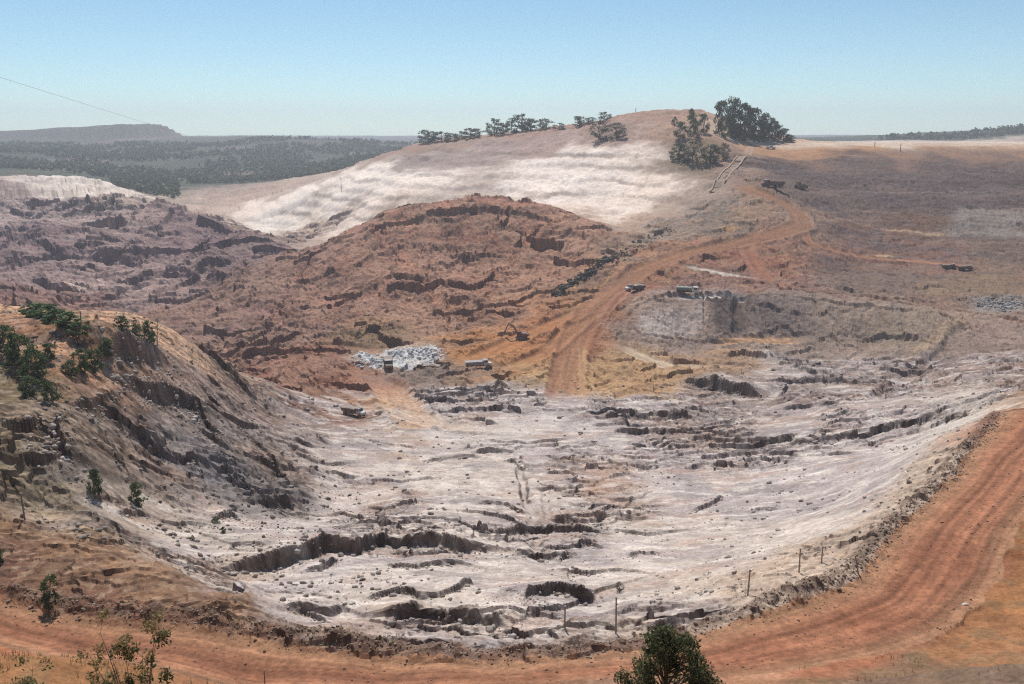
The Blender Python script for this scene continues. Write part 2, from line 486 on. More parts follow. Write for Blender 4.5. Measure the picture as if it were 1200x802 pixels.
    (-173.4, 522.0, 4.1, 'W', 128, 106, 98),
    (-173.2, 490.2, 0.1, 'W', 128, 104, 96),
    (-52.5, 543.5, 29.4, 'W', 138, 104, 88),
    (-87.5, 531.2, 20.7, 'W', 142, 108, 92),
    (-21.1, 547.8, 34.1, 'W', 130, 96, 82),
    (10.3, 534.2, 33.2, 'W', 142, 108, 90),
    (34.7, 512.5, 28.5, 'W', 150, 116, 98),
    (-47.2, 483.2, 13.6, 'W', 146, 112, 94),
    (-82.8, 469.7, 9.0, 'W', 142, 108, 92),
    (-18.9, 484.3, 18.2, 'W', 148, 114, 96),
    (9.2, 474.4, 19.8, 'W', 152, 118, 98),
    (-116.0, 472.6, 3.7, 'W', 138, 108, 94),
    (-139.2, 471.8, 0.6, 'W', 128, 104, 96),
    (-50.6, 428.0, 6.4, 'W', 148, 118, 98),
    (-72.8, 409.0, 4.3, 'W', 132, 110, 88),
    (-25.1, 425.5, 9.0, 'W', 148, 116, 96),
    (-4.2, 423.6, 13.7, 'W', 152, 116, 92),
    (-103.0, 416.5, 1.3, 'W', 128, 104, 94),
    (-148.9, 443.6, -1.5, 'W', 120, 100, 96),
    (-271.2, 566.3, -4.1, 'V', 160, 142, 134),
    (-259.9, 491.9, 7.1, 'V', 118, 92, 86),
    (-300.3, 513.3, 10.7, 'V', 116, 90, 84),
    (-271.4, 462.4, 12.7, 'V', 120, 92, 84),
    (-291.0, 533.1, 7.3, 'V', 112, 88, 84),
    (-253.4, 577.5, -0.4, 'V', 135, 118, 114),
    (-220.3, 536.2, -1.2, 'V', 122, 104, 100),
    (-234.8, 604.2, 3.8, 'V', 122, 104, 102),
    (-199.6, 605.6, 9.5, 'V', 120, 102, 100),
    (-203.0, 563.3, 4.8, 'V', 118, 98, 94),
    (-181.9, 627.2, 13.7, 'V', 114, 96, 96),
    (-298.4, 614.2, 2.3, 'V', 126, 108, 106),
    (-351.1, 635.4, 5.1, 'V', 118, 100, 100),
    (-283.7, 651.8, 9.0, 'V', 128, 110, 108),
    (-358.6, 688.9, 13.8, 'V', 112, 94, 95),
    (-415.8, 721.3, 20.2, 'V', 112, 96, 98),
    (-248.7, 678.9, 15.1, 'V', 112, 94, 95),
    (-189.8, 678.9, 15.1, 'V', 106, 88, 88),
    (-243.8, 746.7, 18.8, 'V', 108, 90, 92),
    (-274.3, 763.8, 25.7, 'V', 112, 95, 96),
    (-321.8, 762.7, 21.4, 'V', 140, 122, 118),
    (-373.0, 779.0, 25.0, 'V', 144, 128, 124),
    (-425.8, 795.0, 27.2, 'V', 136, 122, 120),
    (-323.4, 805.9, 30.0, 'V', 124, 106, 104),
    (-394.6, 827.4, 33.7, 'V', 128, 112, 110),
    (-460.8, 847.9, 33.6, 'V', 126, 110, 110),
    (-361.6, 842.5, 32.4, 'V', 140, 126, 118),
    (-465.2, 905.9, 39.3, 'V', 182, 174, 166),
    (-433.1, 910.9, 39.0, 'V', 184, 176, 168),
    (-393.6, 879.0, 34.5, 'V', 170, 160, 150),
    (-519.7, 913.4, 49.1, 'V', 96, 78, 80),
    (-493.7, 964.1, 46.3, 'V', 180, 172, 165),
    (-481.2, 1016.2, 49.0, 'V', 180, 173, 167),
    (-416.2, 931.6, 39.3, 'V', 172, 162, 154),
    (-510.2, 943.2, 44.8, 'V', 168, 158, 152),
    (-556.3, 861.1, 45.6, 'V', 122, 106, 104),
    (-469.2, 646.8, 9.7, 'V', 122, 106, 104),
    (-360.9, 491.9, 7.1, 'V', 122, 106, 104),
    (-280, 850, 10, 'V', 150, 132, 120),
    (-230, 800, 8, 'V', 150, 132, 120),
    (-320.0, 954.7, 7.1, 'V', 140, 124, 114),
    (-405.4, 1089.2, 10.6, 'V', 122, 111, 103),
    (-415.8, 1214.3, 17.5, 'V', 128, 114, 106),
    (-354.2, 1161.9, 13.4, 'V', 140, 122, 112),
    (-539.0, 1419.8, 16.9, 'F', 70, 76, 62),
    (-317.6, 1112.4, 21.3, 'V', 142, 126, 116),
    (-504.9, 1235.4, 19.6, 'F', 70, 76, 62),
    (-616.0, 1624.5, 12.5, 'F', 70, 76, 62),
    (-447.5, 1573.0, 12.3, 'F', 70, 76, 62),
    (-360.9, 1523.6, 20.8, 'F', 70, 76, 62),
    (-721.8, 1526.3, 32.0, 'F', 70, 76, 62),
    (-808.5, 1425.2, 39.2, 'F', 70, 76, 62),
    (-736.3, 1729.8, 22.9, 'F', 70, 76, 62),
    (-329.2, 1939.7, 40.5, 'F', 70, 76, 62),
    (-577.5, 2041.8, 37.4, 'F', 70, 76, 62),
    (-770.0, 2041.8, 37.4, 'F', 70, 76, 62),
    (-1010.6, 2147.2, 48.0, 'F', 70, 76, 62),
    (-1097.2, 1941.8, 49.4, 'F', 70, 76, 62),
    (-842.2, 2560.7, 56.9, 'F', 84, 82, 74),
    (-1126.1, 2664.3, 60.0, 'F', 84, 82, 74),
    (-1429.3, 2768.6, 66.0, 'F', 84, 82, 74),
    (-1501.4, 2664.3, 60.0, 'F', 84, 82, 74),
    (-700.7, 2667.8, 74.6, 'F', 84, 82, 74),
    (-481.2, 2562.9, 66.2, 'F', 84, 82, 74),
    (-323.4, 2457.2, 54.1, 'F', 84, 82, 74),
    (-2155.9, 3282.7, 65.7, 'F', 98, 88, 84),
    (-1847.9, 3284.1, 71.7, 'F', 98, 88, 84),
    (-1601.5, 3284.1, 71.7, 'F', 98, 88, 84),
    (-1416.7, 3284.1, 71.7, 'F', 98, 88, 84),
    (-1318.2, 3284.1, 71.7, 'F', 98, 88, 84),
    (-1275.1, 3284.9, 74.7, 'F', 92, 86, 80),
    (-1108.8, 3284.1, 71.7, 'F', 92, 86, 80),
    (-924.0, 3285.6, 77.7, 'F', 92, 86, 80),
    (-739.2, 3283.4, 68.7, 'F', 92, 86, 80),
    (-554.4, 3279.1, 50.8, 'F', 92, 86, 80),
    (-400.4, 3276.2, 38.8, 'F', 92, 86, 80),
    (-1010.6, 1526.3, 32.0, 'F', 70, 76, 62),
    (-2001.9, 2663.1, 55.1, 'F', 84, 82, 74),
    (-1500, 4500, 60, 'F', 84, 82, 74),
    (0, 4500, 40, 'F', 84, 82, 74),
    (1500, 4500, 60, 'F', 84, 82, 74),
    (-400, 2000, 20, 'F', 70, 76, 62),
    (200, 2500, 60, 'F', 70, 76, 62),
    (603.5, 1948.0, 75.2, 'F', 70, 76, 62),
    (822.9, 1948.9, 78.8, 'F', 70, 76, 62),
    (950.9, 1950.4, 85.0, 'F', 70, 76, 62),
    (1097.2, 1953.4, 97.4, 'F', 70, 76, 62),
    (1206.9, 1956.4, 109.9, 'F', 70, 76, 62),
    (1371.5, 1958.9, 120.6, 'F', 70, 76, 62),
    (924.0, 1640.3, 78.4, 'F', 190, 172, 158),
    (708.4, 1640.3, 78.4, 'F', 190, 172, 158),
    (2500, 1500, 100, 'F', 70, 76, 62),
    (3000, 3500, 80, 'F', 70, 76, 62),
    (-2500, 1500, 60, 'F', 84, 82, 74),
    (-3500, 4000, 60, 'F', 84, 82, 74),
    (1200, 900, 86, 'F', 112, 98, 94),
    (-900, 500, 40, 'F', 122, 106, 104),
    (-550.5, 1318.1, 21.6, 'F', 70, 76, 62),
    (-470.2, 1193.8, 17.8, 'F', 70, 76, 62),
    (-617.9, 1522.3, 15.2, 'F', 70, 76, 62),
    (-415.0, 1131.6, 15.7, 'V', 150, 136, 126),
]
SCARPS = [
    ([(-30.9, 160.5), (-21.0, 161.0), (-16.9, 162.7), (-9.6, 158.1), (-4.9, 151.9), (-0.6, 151.3)], 1.3),
    ([(-9.0, 177.3), (-1.3, 175.6), (0.9, 171.5), (4.0, 166.8)], 1.2),
    ([(-14.1, 169.6), (-7.0, 169.0), (0.0, 162.4), (3.2, 155.7)], 1.0),
    ([(-44.8, 114.7), (-42.2, 121.1), (-37.2, 125.1), (-34.5, 130.2), (-31.6, 137.4), (-25.2, 136.3), (-23.0, 141.9), (-12.8, 139.2), (-9.1, 135.0), (0.0, 137.7), (1.8, 143.6)], 3.4),
    ([(-45.6, 128.4), (-43.0, 132.2), (-38.5, 131.8)], 1.2),
    ([(-33.0, 122.6), (-29.6, 124.8), (-27.7, 131.8)], 1.2),
    ([(-21.9, 102.5), (-19.4, 104.9), (-17.7, 107.1), (-15.2, 109.2), (-12.4, 105.8), (-9.3, 106.0), (-7.1, 109.2), (-5.5, 113.6), (-8.6, 116.7)], 1.5),
    ([(-14.9, 96.8), (-13.8, 100.5), (-10.8, 100.6), (-5.9, 99.6), (-2.3, 98.0), (-0.4, 95.9), (1.4, 94.7)], 2.9),
    ([(0.9, 103.6), (2.5, 107.8), (5.9, 111.0), (8.3, 108.4), (10.3, 107.6), (12.0, 111.3)], 1.9),
    ([(2.7, 143.7), (7.3, 140.1), (13.6, 144.2), (17.7, 140.4)], 1.0),
    ([(5.3, 125.9), (11.5, 120.8), (17.1, 124.3), (21.9, 118.5)], 0.9),
    ([(-50.6, 162.6), (-44.1, 166.4), (-35.9, 172.9), (-27.6, 165.6)], 0.9),
    ([(-37.0, 199.9), (-26.1, 194.7), (-16.4, 199.7)], 0.8),
    ([(16.4, 157.5), (25.3, 151.5), (35.4, 154.5)], 0.9),
    ([(-9.7, 239.8), (4.8, 234.9), (19.5, 240.4)], 0.9),
    ([(-21.6, 128.4), (-14.3, 123.5), (-8.0, 126.1), (-1.9, 122.9)], 1.1),
    ([(-28.7, 99.7), (-26.6, 100.6), (-23.9, 97.8), (-21.8, 96.9)], 0.9),
    ([(-64.2, 131.5), (-62.2, 138.8), (-57.7, 140.3), (-51.5, 143.9)], 1.3),
    ([(-53.1, 148.0), (-52.9, 153.2), (-50.2, 151.6)], 1.2),
    ([(-86.2, 182.5), (-85.4, 194.8), (-83.6, 207.5), (-82.1, 211.7)], 5.5),
    ([(-81.7, 180.9), (-79.6, 194.6), (-76.4, 200.9), (-72.7, 195.5)], 4.5),
    ([(-83.3, 158.1), (-81.9, 161.0), (-81.1, 164.8), (-80.8, 178.4)], 2.6),
    ([(-81.4, 146.5), (-79.5, 146.2), (-76.0, 141.5), (-73.0, 139.3), (-71.2, 137.6)], 4.0),
    ([(-56.7, 210.8), (-46.6, 205.0), (-39.2, 212.6)], 1.0),
    ([(-65.2, 238.3), (-60.0, 236.7), (-52.0, 237.9)], 1.0),
    ([(-24.3, 214.2), (-16.2, 220.3), (-5.6, 220.5)], 1.0),
    ([(-43.5, 237.7), (-35.2, 233.5), (-24.3, 227.0)], 0.8),
    ([(-12.0, 298.6), (-7.7, 307.1), (-4.2, 320.1), (0.6, 308.1)], 2.2),
    ([(-2.2, 217.0), (0.9, 214.5), (3.4, 210.3)], 1.1),
    ([(15.5, 169.8), (18.5, 171.1), (23.1, 177.3), (26.0, 172.8), (28.3, 168.3)], 1.1),
    ([(60.6, 315.4), (68.9, 311.5), (76.7, 297.6), (85.6, 283.9)], 4.0),
    ([(50.0, 280.3), (55.9, 272.9), (64.6, 266.4)], 1.8),
    ([(86.9, 352.3), (97.0, 359.0), (105.0, 345.9)], 3.0),
    ([(23.2, 254.9), (34.0, 258.5), (42.5, 259.1)], 1.4),
    ([(56.9, 211.5), (62.6, 208.7)], 1.0),
    ([(35.9, 167.8), (40.3, 171.9), (47.0, 181.3)], 1.2),
    ([(19.1, 134.6), (22.0, 137.7), (23.7, 137.4), (26.1, 138.2)], 0.9),
    ([(7.1, 131.6), (9.7, 136.3), (12.4, 139.0)], 0.8),
    ([(90.4, 248.4), (95.2, 248.0), (101.0, 251.5)], 1.5),
    ([(79.7, 230.7), (82.7, 216.7)], 1.0),
    ([(160.1, 328.1), (152.9, 297.0), (149.8, 280.8), (155.2, 282.1)], 2.2),
    ([(107.6, 213.5), (112.3, 214.6), (113.2, 207.6)], 1.3),
    ([(80.8, 267.0), (96.1, 265.1), (113.0, 267.8)], 2.0),
    ([(48.3, 166.4), (53.7, 164.6)], 0.7),
    ([(54.5, 159.2), (59.1, 156.4)], 0.7),
    ([(8.9, 217.0), (19.6, 212.6), (26.6, 216.7)], 0.8),
    ([(36.8, 225.6), (45.2, 221.2), (57.3, 224.7)], 0.8),
    ([(-128.0, 589.0), (-103.6, 585.1), (-76.6, 592.5)], 2.2),
    ([(-98.6, 568.3), (-80.5, 578.2), (-55.8, 582.7), (-22.3, 582.2), (10.9, 570.5), (32.4, 544.5)], 4.5),
    ([(-82.4, 500.1), (-63.2, 498.9), (-37.7, 483.2)], 2.2),
    ([(-42.0, 508.2), (-27.7, 520.2), (-15.7, 523.5), (2.5, 512.4)], 3.2),
    ([(-137.4, 521.9), (-116.1, 518.4), (-98.3, 533.2)], 2.0),
    ([(-17.7, 453.3), (4.5, 461.1), (17.8, 454.7)], 1.8),
    ([(-135.4, 458.1), (-111.9, 435.9), (-87.0, 419.3)], 2.4),
    ([(-399.0, 690.2), (-373.8, 698.0), (-340.7, 661.1), (-303.3, 654.7), (-250.7, 617.9)], 6.0),
    ([(-432.6, 819.3), (-373.4, 814.9), (-365.2, 933.2)], 4.0),
    ([(-289.4, 720.5), (-289.7, 786.2), (-336.4, 966.1), (-250.0, 757.4)], 7.0),
    ([(-308.2, 586.0), (-269.3, 540.4), (-251.7, 525.1)], 3.0),
    ([(-274.0, 585.4), (-246.3, 603.2), (-214.5, 596.9), (-187.0, 623.7)], 5.0),
    ([(-218.3, 544.8), (-203.2, 564.1), (-175.4, 563.8)], 4.0),
    ([(-228.6, 530.7), (-197.5, 524.3), (-177.8, 535.9)], 4.0),
    ([(-345.8, 719.0), (-298.0, 687.0), (-267.1, 693.5)], 4.0),
    ([(-136.2, 417.0), (-121.5, 408.9), (-113.4, 425.1)], 3.0),
    ([(-108.5, 363.3), (-96.3, 372.7), (-84.8, 374.2)], 2.0),
    ([(109.4, 398.6), (123.2, 392.0), (133.3, 387.0)], 2.0),
    ([(49.9, 390.0), (58.6, 398.9), (69.3, 404.9), (79.8, 408.0), (107.8, 408.5), (121.0, 405.7), (141.4, 401.2), (176.7, 391.3), (194.0, 386.7), (199.6, 367.5)], 1.2),
    ([(147.7, 373.0), (164.8, 370.4), (174.7, 359.9)], 2.0),
    ([(52.1, 376.6), (74.2, 375.0), (103.6, 373.7)], 1.2),
    ([(-76.3, 202.3), (-70.3, 195.5), (-65.7, 190.9)], 1.8),
    ([(-73.2, 167.3), (-67.6, 171.6), (-62.8, 169.8)], 1.8),
    ([(-67.8, 208.8), (-58.8, 198.8), (-49.6, 185.4)], 1.5),
    ([(-68.0, 131.5), (-65.9, 135.5), (-63.6, 137.7)], 1.0),
]
GULLIES = [
    ([(3.6, 192.8), (4.4, 171.0), (3.4, 147.1), (5.5, 130.8)], 3.5, 0.8),
    ([(8.1, 196.7), (7.1, 171.1), (4.8, 143.9)], 2.5, 0.6),
    ([(1.4, 225.8), (2.5, 200.5), (3.3, 178.0)], 2.2, 1.0),
    ([(-257.2, 536.7), (-251.0, 571.7), (-238.7, 583.6)], 10, 3),
    ([(96.4, 450.0), (84.3, 376.9)], 1.5, 1.2),
    ([(106.6, 411.7), (98.1, 378.6)], 6, 2.5),
    ([(198.9, 380.9), (156.1, 326.4), (111.2, 263.1)], 8, 2.0),
]
ROADS = [
    ([(18.3, 283.4), (20.4, 329.8), (24.0, 355.4), (28.5, 378.8), (35.8, 404.5), (48.8, 434.5), (67.5, 463.7), (94.3, 487.7), (127.1, 507.1), (158.1, 522.1), (176.8, 538.7), (181.3, 568.0), (171.0, 588.5), (160.3, 606.4), (153.6, 635.1)], 12, (154, 112, 86), 0.85, 1),
    ([(0.0, 346.9), (14.4, 361.8), (35.8, 404.5)], 8, (168, 122, 90), 0.7, 1),
    ([(39.3, 399.9), (49.7, 416.4), (57.5, 436.2), (68.6, 439.6), (85.3, 437.0)], 9, (158, 110, 88), 0.8, 1),
    ([(-19.4, 355.0), (-3.7, 370.1), (7.6, 384.9), (19.5, 395.7), (36.3, 411.2)], 9, (178, 122, 82), 0.7, 1),
    ([(174.7, 535.4), (172.4, 510.9), (197.1, 509.6), (225.1, 505.3), (256.4, 489.6)], 5, (170, 122, 92), 0.8, 1),
    ([(208.4, 513.1), (223.5, 513.5)], 4, (200, 165, 130), 0.8, 1),
    ([(135.5, 501.5), (131.2, 469.5), (134.6, 438.1), (150.4, 427.7), (178.0, 403.7), (209.0, 401.5), (225.6, 381.8), (244.0, 352.6)], 4, (160, 112, 86), 0.8, 1),
    ([(131.3, 504.2), (130.7, 482.0), (130.7, 460.4)], 9, (160, 108, 86), 0.6, 1),
    ([(25.2, 374.1), (38.9, 394.7), (56.0, 408.8), (76.5, 448.8)], 4, (150, 104, 82), 0.7, 0),
    ([(21.4, 395.2), (33.7, 430.4), (50.3, 461.3), (67.0, 477.2)], 4, (178, 138, 100), 0.6, 0),
    ([(-13.8, 347.3), (3.6, 358.6), (20.2, 370.0)], 5, (160, 112, 80), 0.6, 0),
    ([(11.7, 289.9), (17.3, 346.9), (22.2, 374.4)], 4, (150, 104, 78), 0.6, 0),
    ([(26.3, 290.3), (28.8, 344.7), (30.3, 373.8)], 4, (190, 150, 112), 0.6, 0),
    ([(232.0, 568.7), (257.7, 558.6), (276.8, 553.5)], 4, (190, 160, 132), 0.9, 0),
    ([(176.4, 541.1), (212.9, 577.1), (235.4, 570.4)], 3, (170, 142, 120), 0.6, 0),
    ([(219.3, 640.8), (280.8, 641.7), (338.9, 648.1), (368.3, 645.2)], 3, (142, 128, 122), 0.6, 0),
    ([(189.0, 582.1), (230.3, 602.6), (262.6, 596.9)], 3, (150, 126, 108), 0.6, 0),
    ([(276.0, 551.8), (310.6, 537.0)], 4, (110, 96, 88), 0.8, 0),
    ([(41.2, 371.3), (48.8, 364.7), (62.6, 339.8), (85.6, 330.0)], 7, (196, 174, 150), 0.9, 1),
    ([(87.6, 470.6), (103.8, 464.6), (128.5, 450.4)], 6, (200, 188, 174), 0.95, 1),
    ([(74.3, 404.0), (95.4, 406.5), (112.5, 407.9)], 4, (215, 205, 195), 0.9, 1),
    ([(84.5, 370.7), (99.9, 373.8), (129.8, 374.9)], 6, (205, 160, 118), 0.7, 1),
    ([(25.8, 439.2), (30.6, 461.4), (41.4, 473.8), (56.6, 487.8)], 7, (190, 148, 95), 0.75, 0),
    ([(126.5, 535.5), (130.6, 530.9), (134.7, 526.9)], 10, (180, 140, 98), 0.7, 0),
    ([(-56.6, 332.8), (-46.2, 317.8), (-28.4, 254.9), (-37.2, 284.0)], 12, (192, 152, 118), 0.7, 1),
    ([(-53.6, 276.4), (-46.6, 288.9), (-36.0, 274.7), (-20.6, 254.8), (0.0, 249.6)], 9, (200, 176, 156), 0.7, 1),
    ([(-85.8, 393.3), (-64.2, 380.6), (-50.2, 360.0)], 8, (160, 125, 102), 0.6, 1),
    ([(203.5, 391.9), (177.8, 363.0), (152.4, 340.3)], 5, (185, 158, 128), 0.5, 0),
    ([(146.2, 670.8), (118.8, 697.3), (95.2, 718.3)], 3, (165, 140, 122), 0.5, 0),
    ([(188.8, 728.7), (208.7, 792.9), (229.4, 813.5)], 6, (190, 160, 138), 0.7, 0),
    ([(53.4, 556.5), (90.5, 590.0), (114.8, 570.9), (133.6, 588.4)], 4, (165, 148, 135), 0.6, 0),
]
PATCHES = [
    ([(-68.3, 371.3), (-52.6, 378.4), (-32.6, 373.7), (-30.3, 357.7), (-45.1, 348.0), (-55.4, 347.4)], (222, 222, 222), 0.9, 2),
    ([(-34.8, 349.2), (-13.9, 349.4), (-6.7, 337.6), (-19.4, 323.5), (-42.4, 325.5), (-57.5, 338.8)], (132, 116, 108), 0.6, 4),
    ([(-14.8, 373.4), (-3.7, 376.1), (18.6, 375.0), (17.5, 351.8), (-13.9, 349.4), (-27.3, 367.1)], (188, 134, 88), 0.7, 4),
    ([(0.0, 349.0), (31.5, 314.0), (55.4, 289.8), (57.5, 328.7), (43.4, 364.6), (21.2, 355.9)], (182, 146, 108), 0.75, 5),
    ([(22.5, 379.4), (38.3, 388.4), (42.1, 369.4), (31.7, 354.5), (21.2, 355.9)], (152, 104, 80), 0.7, 4),
    ([(19.1, 206.9), (29.0, 209.9), (24.3, 188.8), (15.6, 189.1)], (184, 148, 124), 0.8, 4),
    ([(44.1, 256.2), (63.0, 248.6), (57.0, 233.5), (39.1, 240.5)], (178, 150, 136), 0.5, 5),
    ([(-44.0, 194.5), (-27.1, 187.4), (-32.6, 174.4), (-39.7, 178.1)], (208, 198, 192), 0.6, 4),
    ([(-25.8, 254.8), (10.5, 259.9), (0.0, 225.8), (-23.2, 227.1)], (206, 194, 186), 0.6, 6),
    ([(-63.7, 177.8), (-50.1, 187.4), (-41.9, 173.9), (-43.4, 160.5), (-52.8, 154.1), (-65.0, 164.3)], (122, 114, 112), 0.75, 4),
    ([(-74.6, 179.7), (-67.8, 185.2), (-58.6, 178.1), (-52.3, 168.5), (-60.5, 167.8), (-71.4, 166.6)], (138, 132, 132), 0.6, 4),
    ([(110.5, 403.1), (139.1, 400.2), (129.3, 379.7), (111.4, 375.2), (105.3, 381.1)], (106, 94, 92), 0.65, 4),
    ([(91.1, 405.0), (111.5, 407.2), (103.9, 378.2), (88.5, 379.1)], (92, 80, 77), 0.95, 2.5),
    ([(55.7, 390.7), (87.5, 396.5), (81.5, 378.2), (55.6, 374.8)], (190, 174, 164), 0.95, 3),
    ([(153.1, 389.6), (193.4, 385.4), (163.4, 358.1), (146.5, 369.6)], (146, 130, 112), 0.6, 8),
    ([(305.9, 616.4), (348.4, 607.8), (319.8, 554.1), (271.4, 553.3)], (148, 138, 131), 0.75, 5),
    ([(209.9, 469.1), (278.5, 477.8), (254.4, 433.3), (231.6, 430.2), (205.7, 438.6)], (150, 126, 100), 0.5, 8),
    ([(159.5, 469.2), (224.8, 493.1), (210.4, 439.5), (165.5, 412.6), (154.6, 440.3)], (128, 110, 100), 0.7, 6),
    ([(131.0, 775.3), (173.7, 770.9), (168.9, 716.7), (142.0, 681.5), (124.1, 710.1)], (112, 98, 72), 0.6, 8),
    ([(326.0, 787.5), (444.5, 787.6), (358.6, 627.0), (167.1, 584.2), (202.4, 714.8)], (108, 94, 92), 0.5, 10),
    ([(-90.5, 416.1), (-54.0, 420.8), (-42.8, 393.3), (-76.7, 386.8)], (122, 108, 80), 0.5, 6),
    ([(-251.9, 450.6), (-243.3, 459.2), (-99.5, 205.7), (-90.5, 198.3), (-91.5, 184.5), (-104.2, 195.4)], (96, 96, 56), 0.7, 3),
    ([(-109.5, 184.4), (-95.1, 173.9), (-86.4, 162.4), (-89.8, 148.8)], (96, 92, 60), 0.5, 5),
    ([(-84.0, 138.2), (-74.7, 135.4), (-65.2, 130.8), (-70.1, 125.1), (-78.2, 126.9)], (122, 116, 92), 0.5, 5),
    ([(-86.7, 184.3), (-86.0, 196.2), (-84.0, 208.6), (-83.2, 206.4), (-85.9, 183.3)], (186, 170, 158), 0.8, 1.5),
    ([(-225.8, 639.7), (-190.3, 657.2), (-179.3, 663.7), (-163.3, 560.4), (-196.3, 560.0)], (110, 92, 92), 0.4, 15),
    ([(74.8, 888.1), (109.9, 839.1), (101.3, 799.1), (69.5, 822.0)], (112, 98, 88), 0.5, 10),
    ([(95.2, 203.2), (121.2, 236.4), (149.6, 271.6), (121.8, 212.4), (80.0, 156.8)], (206, 194, 180), 0.6, 6),
    ([(228.9, 433.2), (256.1, 436.4), (237.2, 402.4), (214.7, 401.1)], (150, 146, 144), 0.7, 3),
    ([(-40.4, 137.6), (-26.6, 140.9), (-27.2, 129.0), (-35.4, 124.4)], (208, 194, 184), 0.4, 4),
]
ROAD_PIT_EDGE = [
    (-99.6, 110.5),
    (-73.5, 99.0),
    (-60.6, 94.6),
    (-49.6, 92.7),
    (-38.6, 90.0),
    (-31.3, 88.1),
    (-24.2, 86.3),
    (-18.4, 85.2),
    (-9.1, 83.9),
    (0.0, 83.6),
    (9.1, 84.5),
    (14.9, 86.1),
    (22.1, 89.3),
    (30.0, 93.5),
    (36.0, 96.6),
    (42.5, 100.3),
    (46.7, 105.7),
    (50.6, 111.0),
    (57.0, 119.2),
    (66.8, 129.5),
    (72.9, 136.6),
    (79.7, 146.5),
    (86.3, 154.5),
    (96.2, 166.4),
    (109.0, 180.9),
    (147.5, 211.9),
]
ROAD_HILL_EDGE = [
    (-85.6, 93.1),
    (-66.7, 88.6),
    (-54.4, 83.7),
    (-47.8, 81.5),
    (-40.3, 78.3),
    (-25.0, 75.9),
    (0.0, 75.2),
    (25.4, 77.2),
    (34.4, 81.2),
    (41.3, 84.7),
    (49.0, 89.2),
    (56.2, 96.0),
    (61.1, 101.0),
    (69.1, 112.6),
    (82.5, 127.9),
    (118.5, 160.2),
]
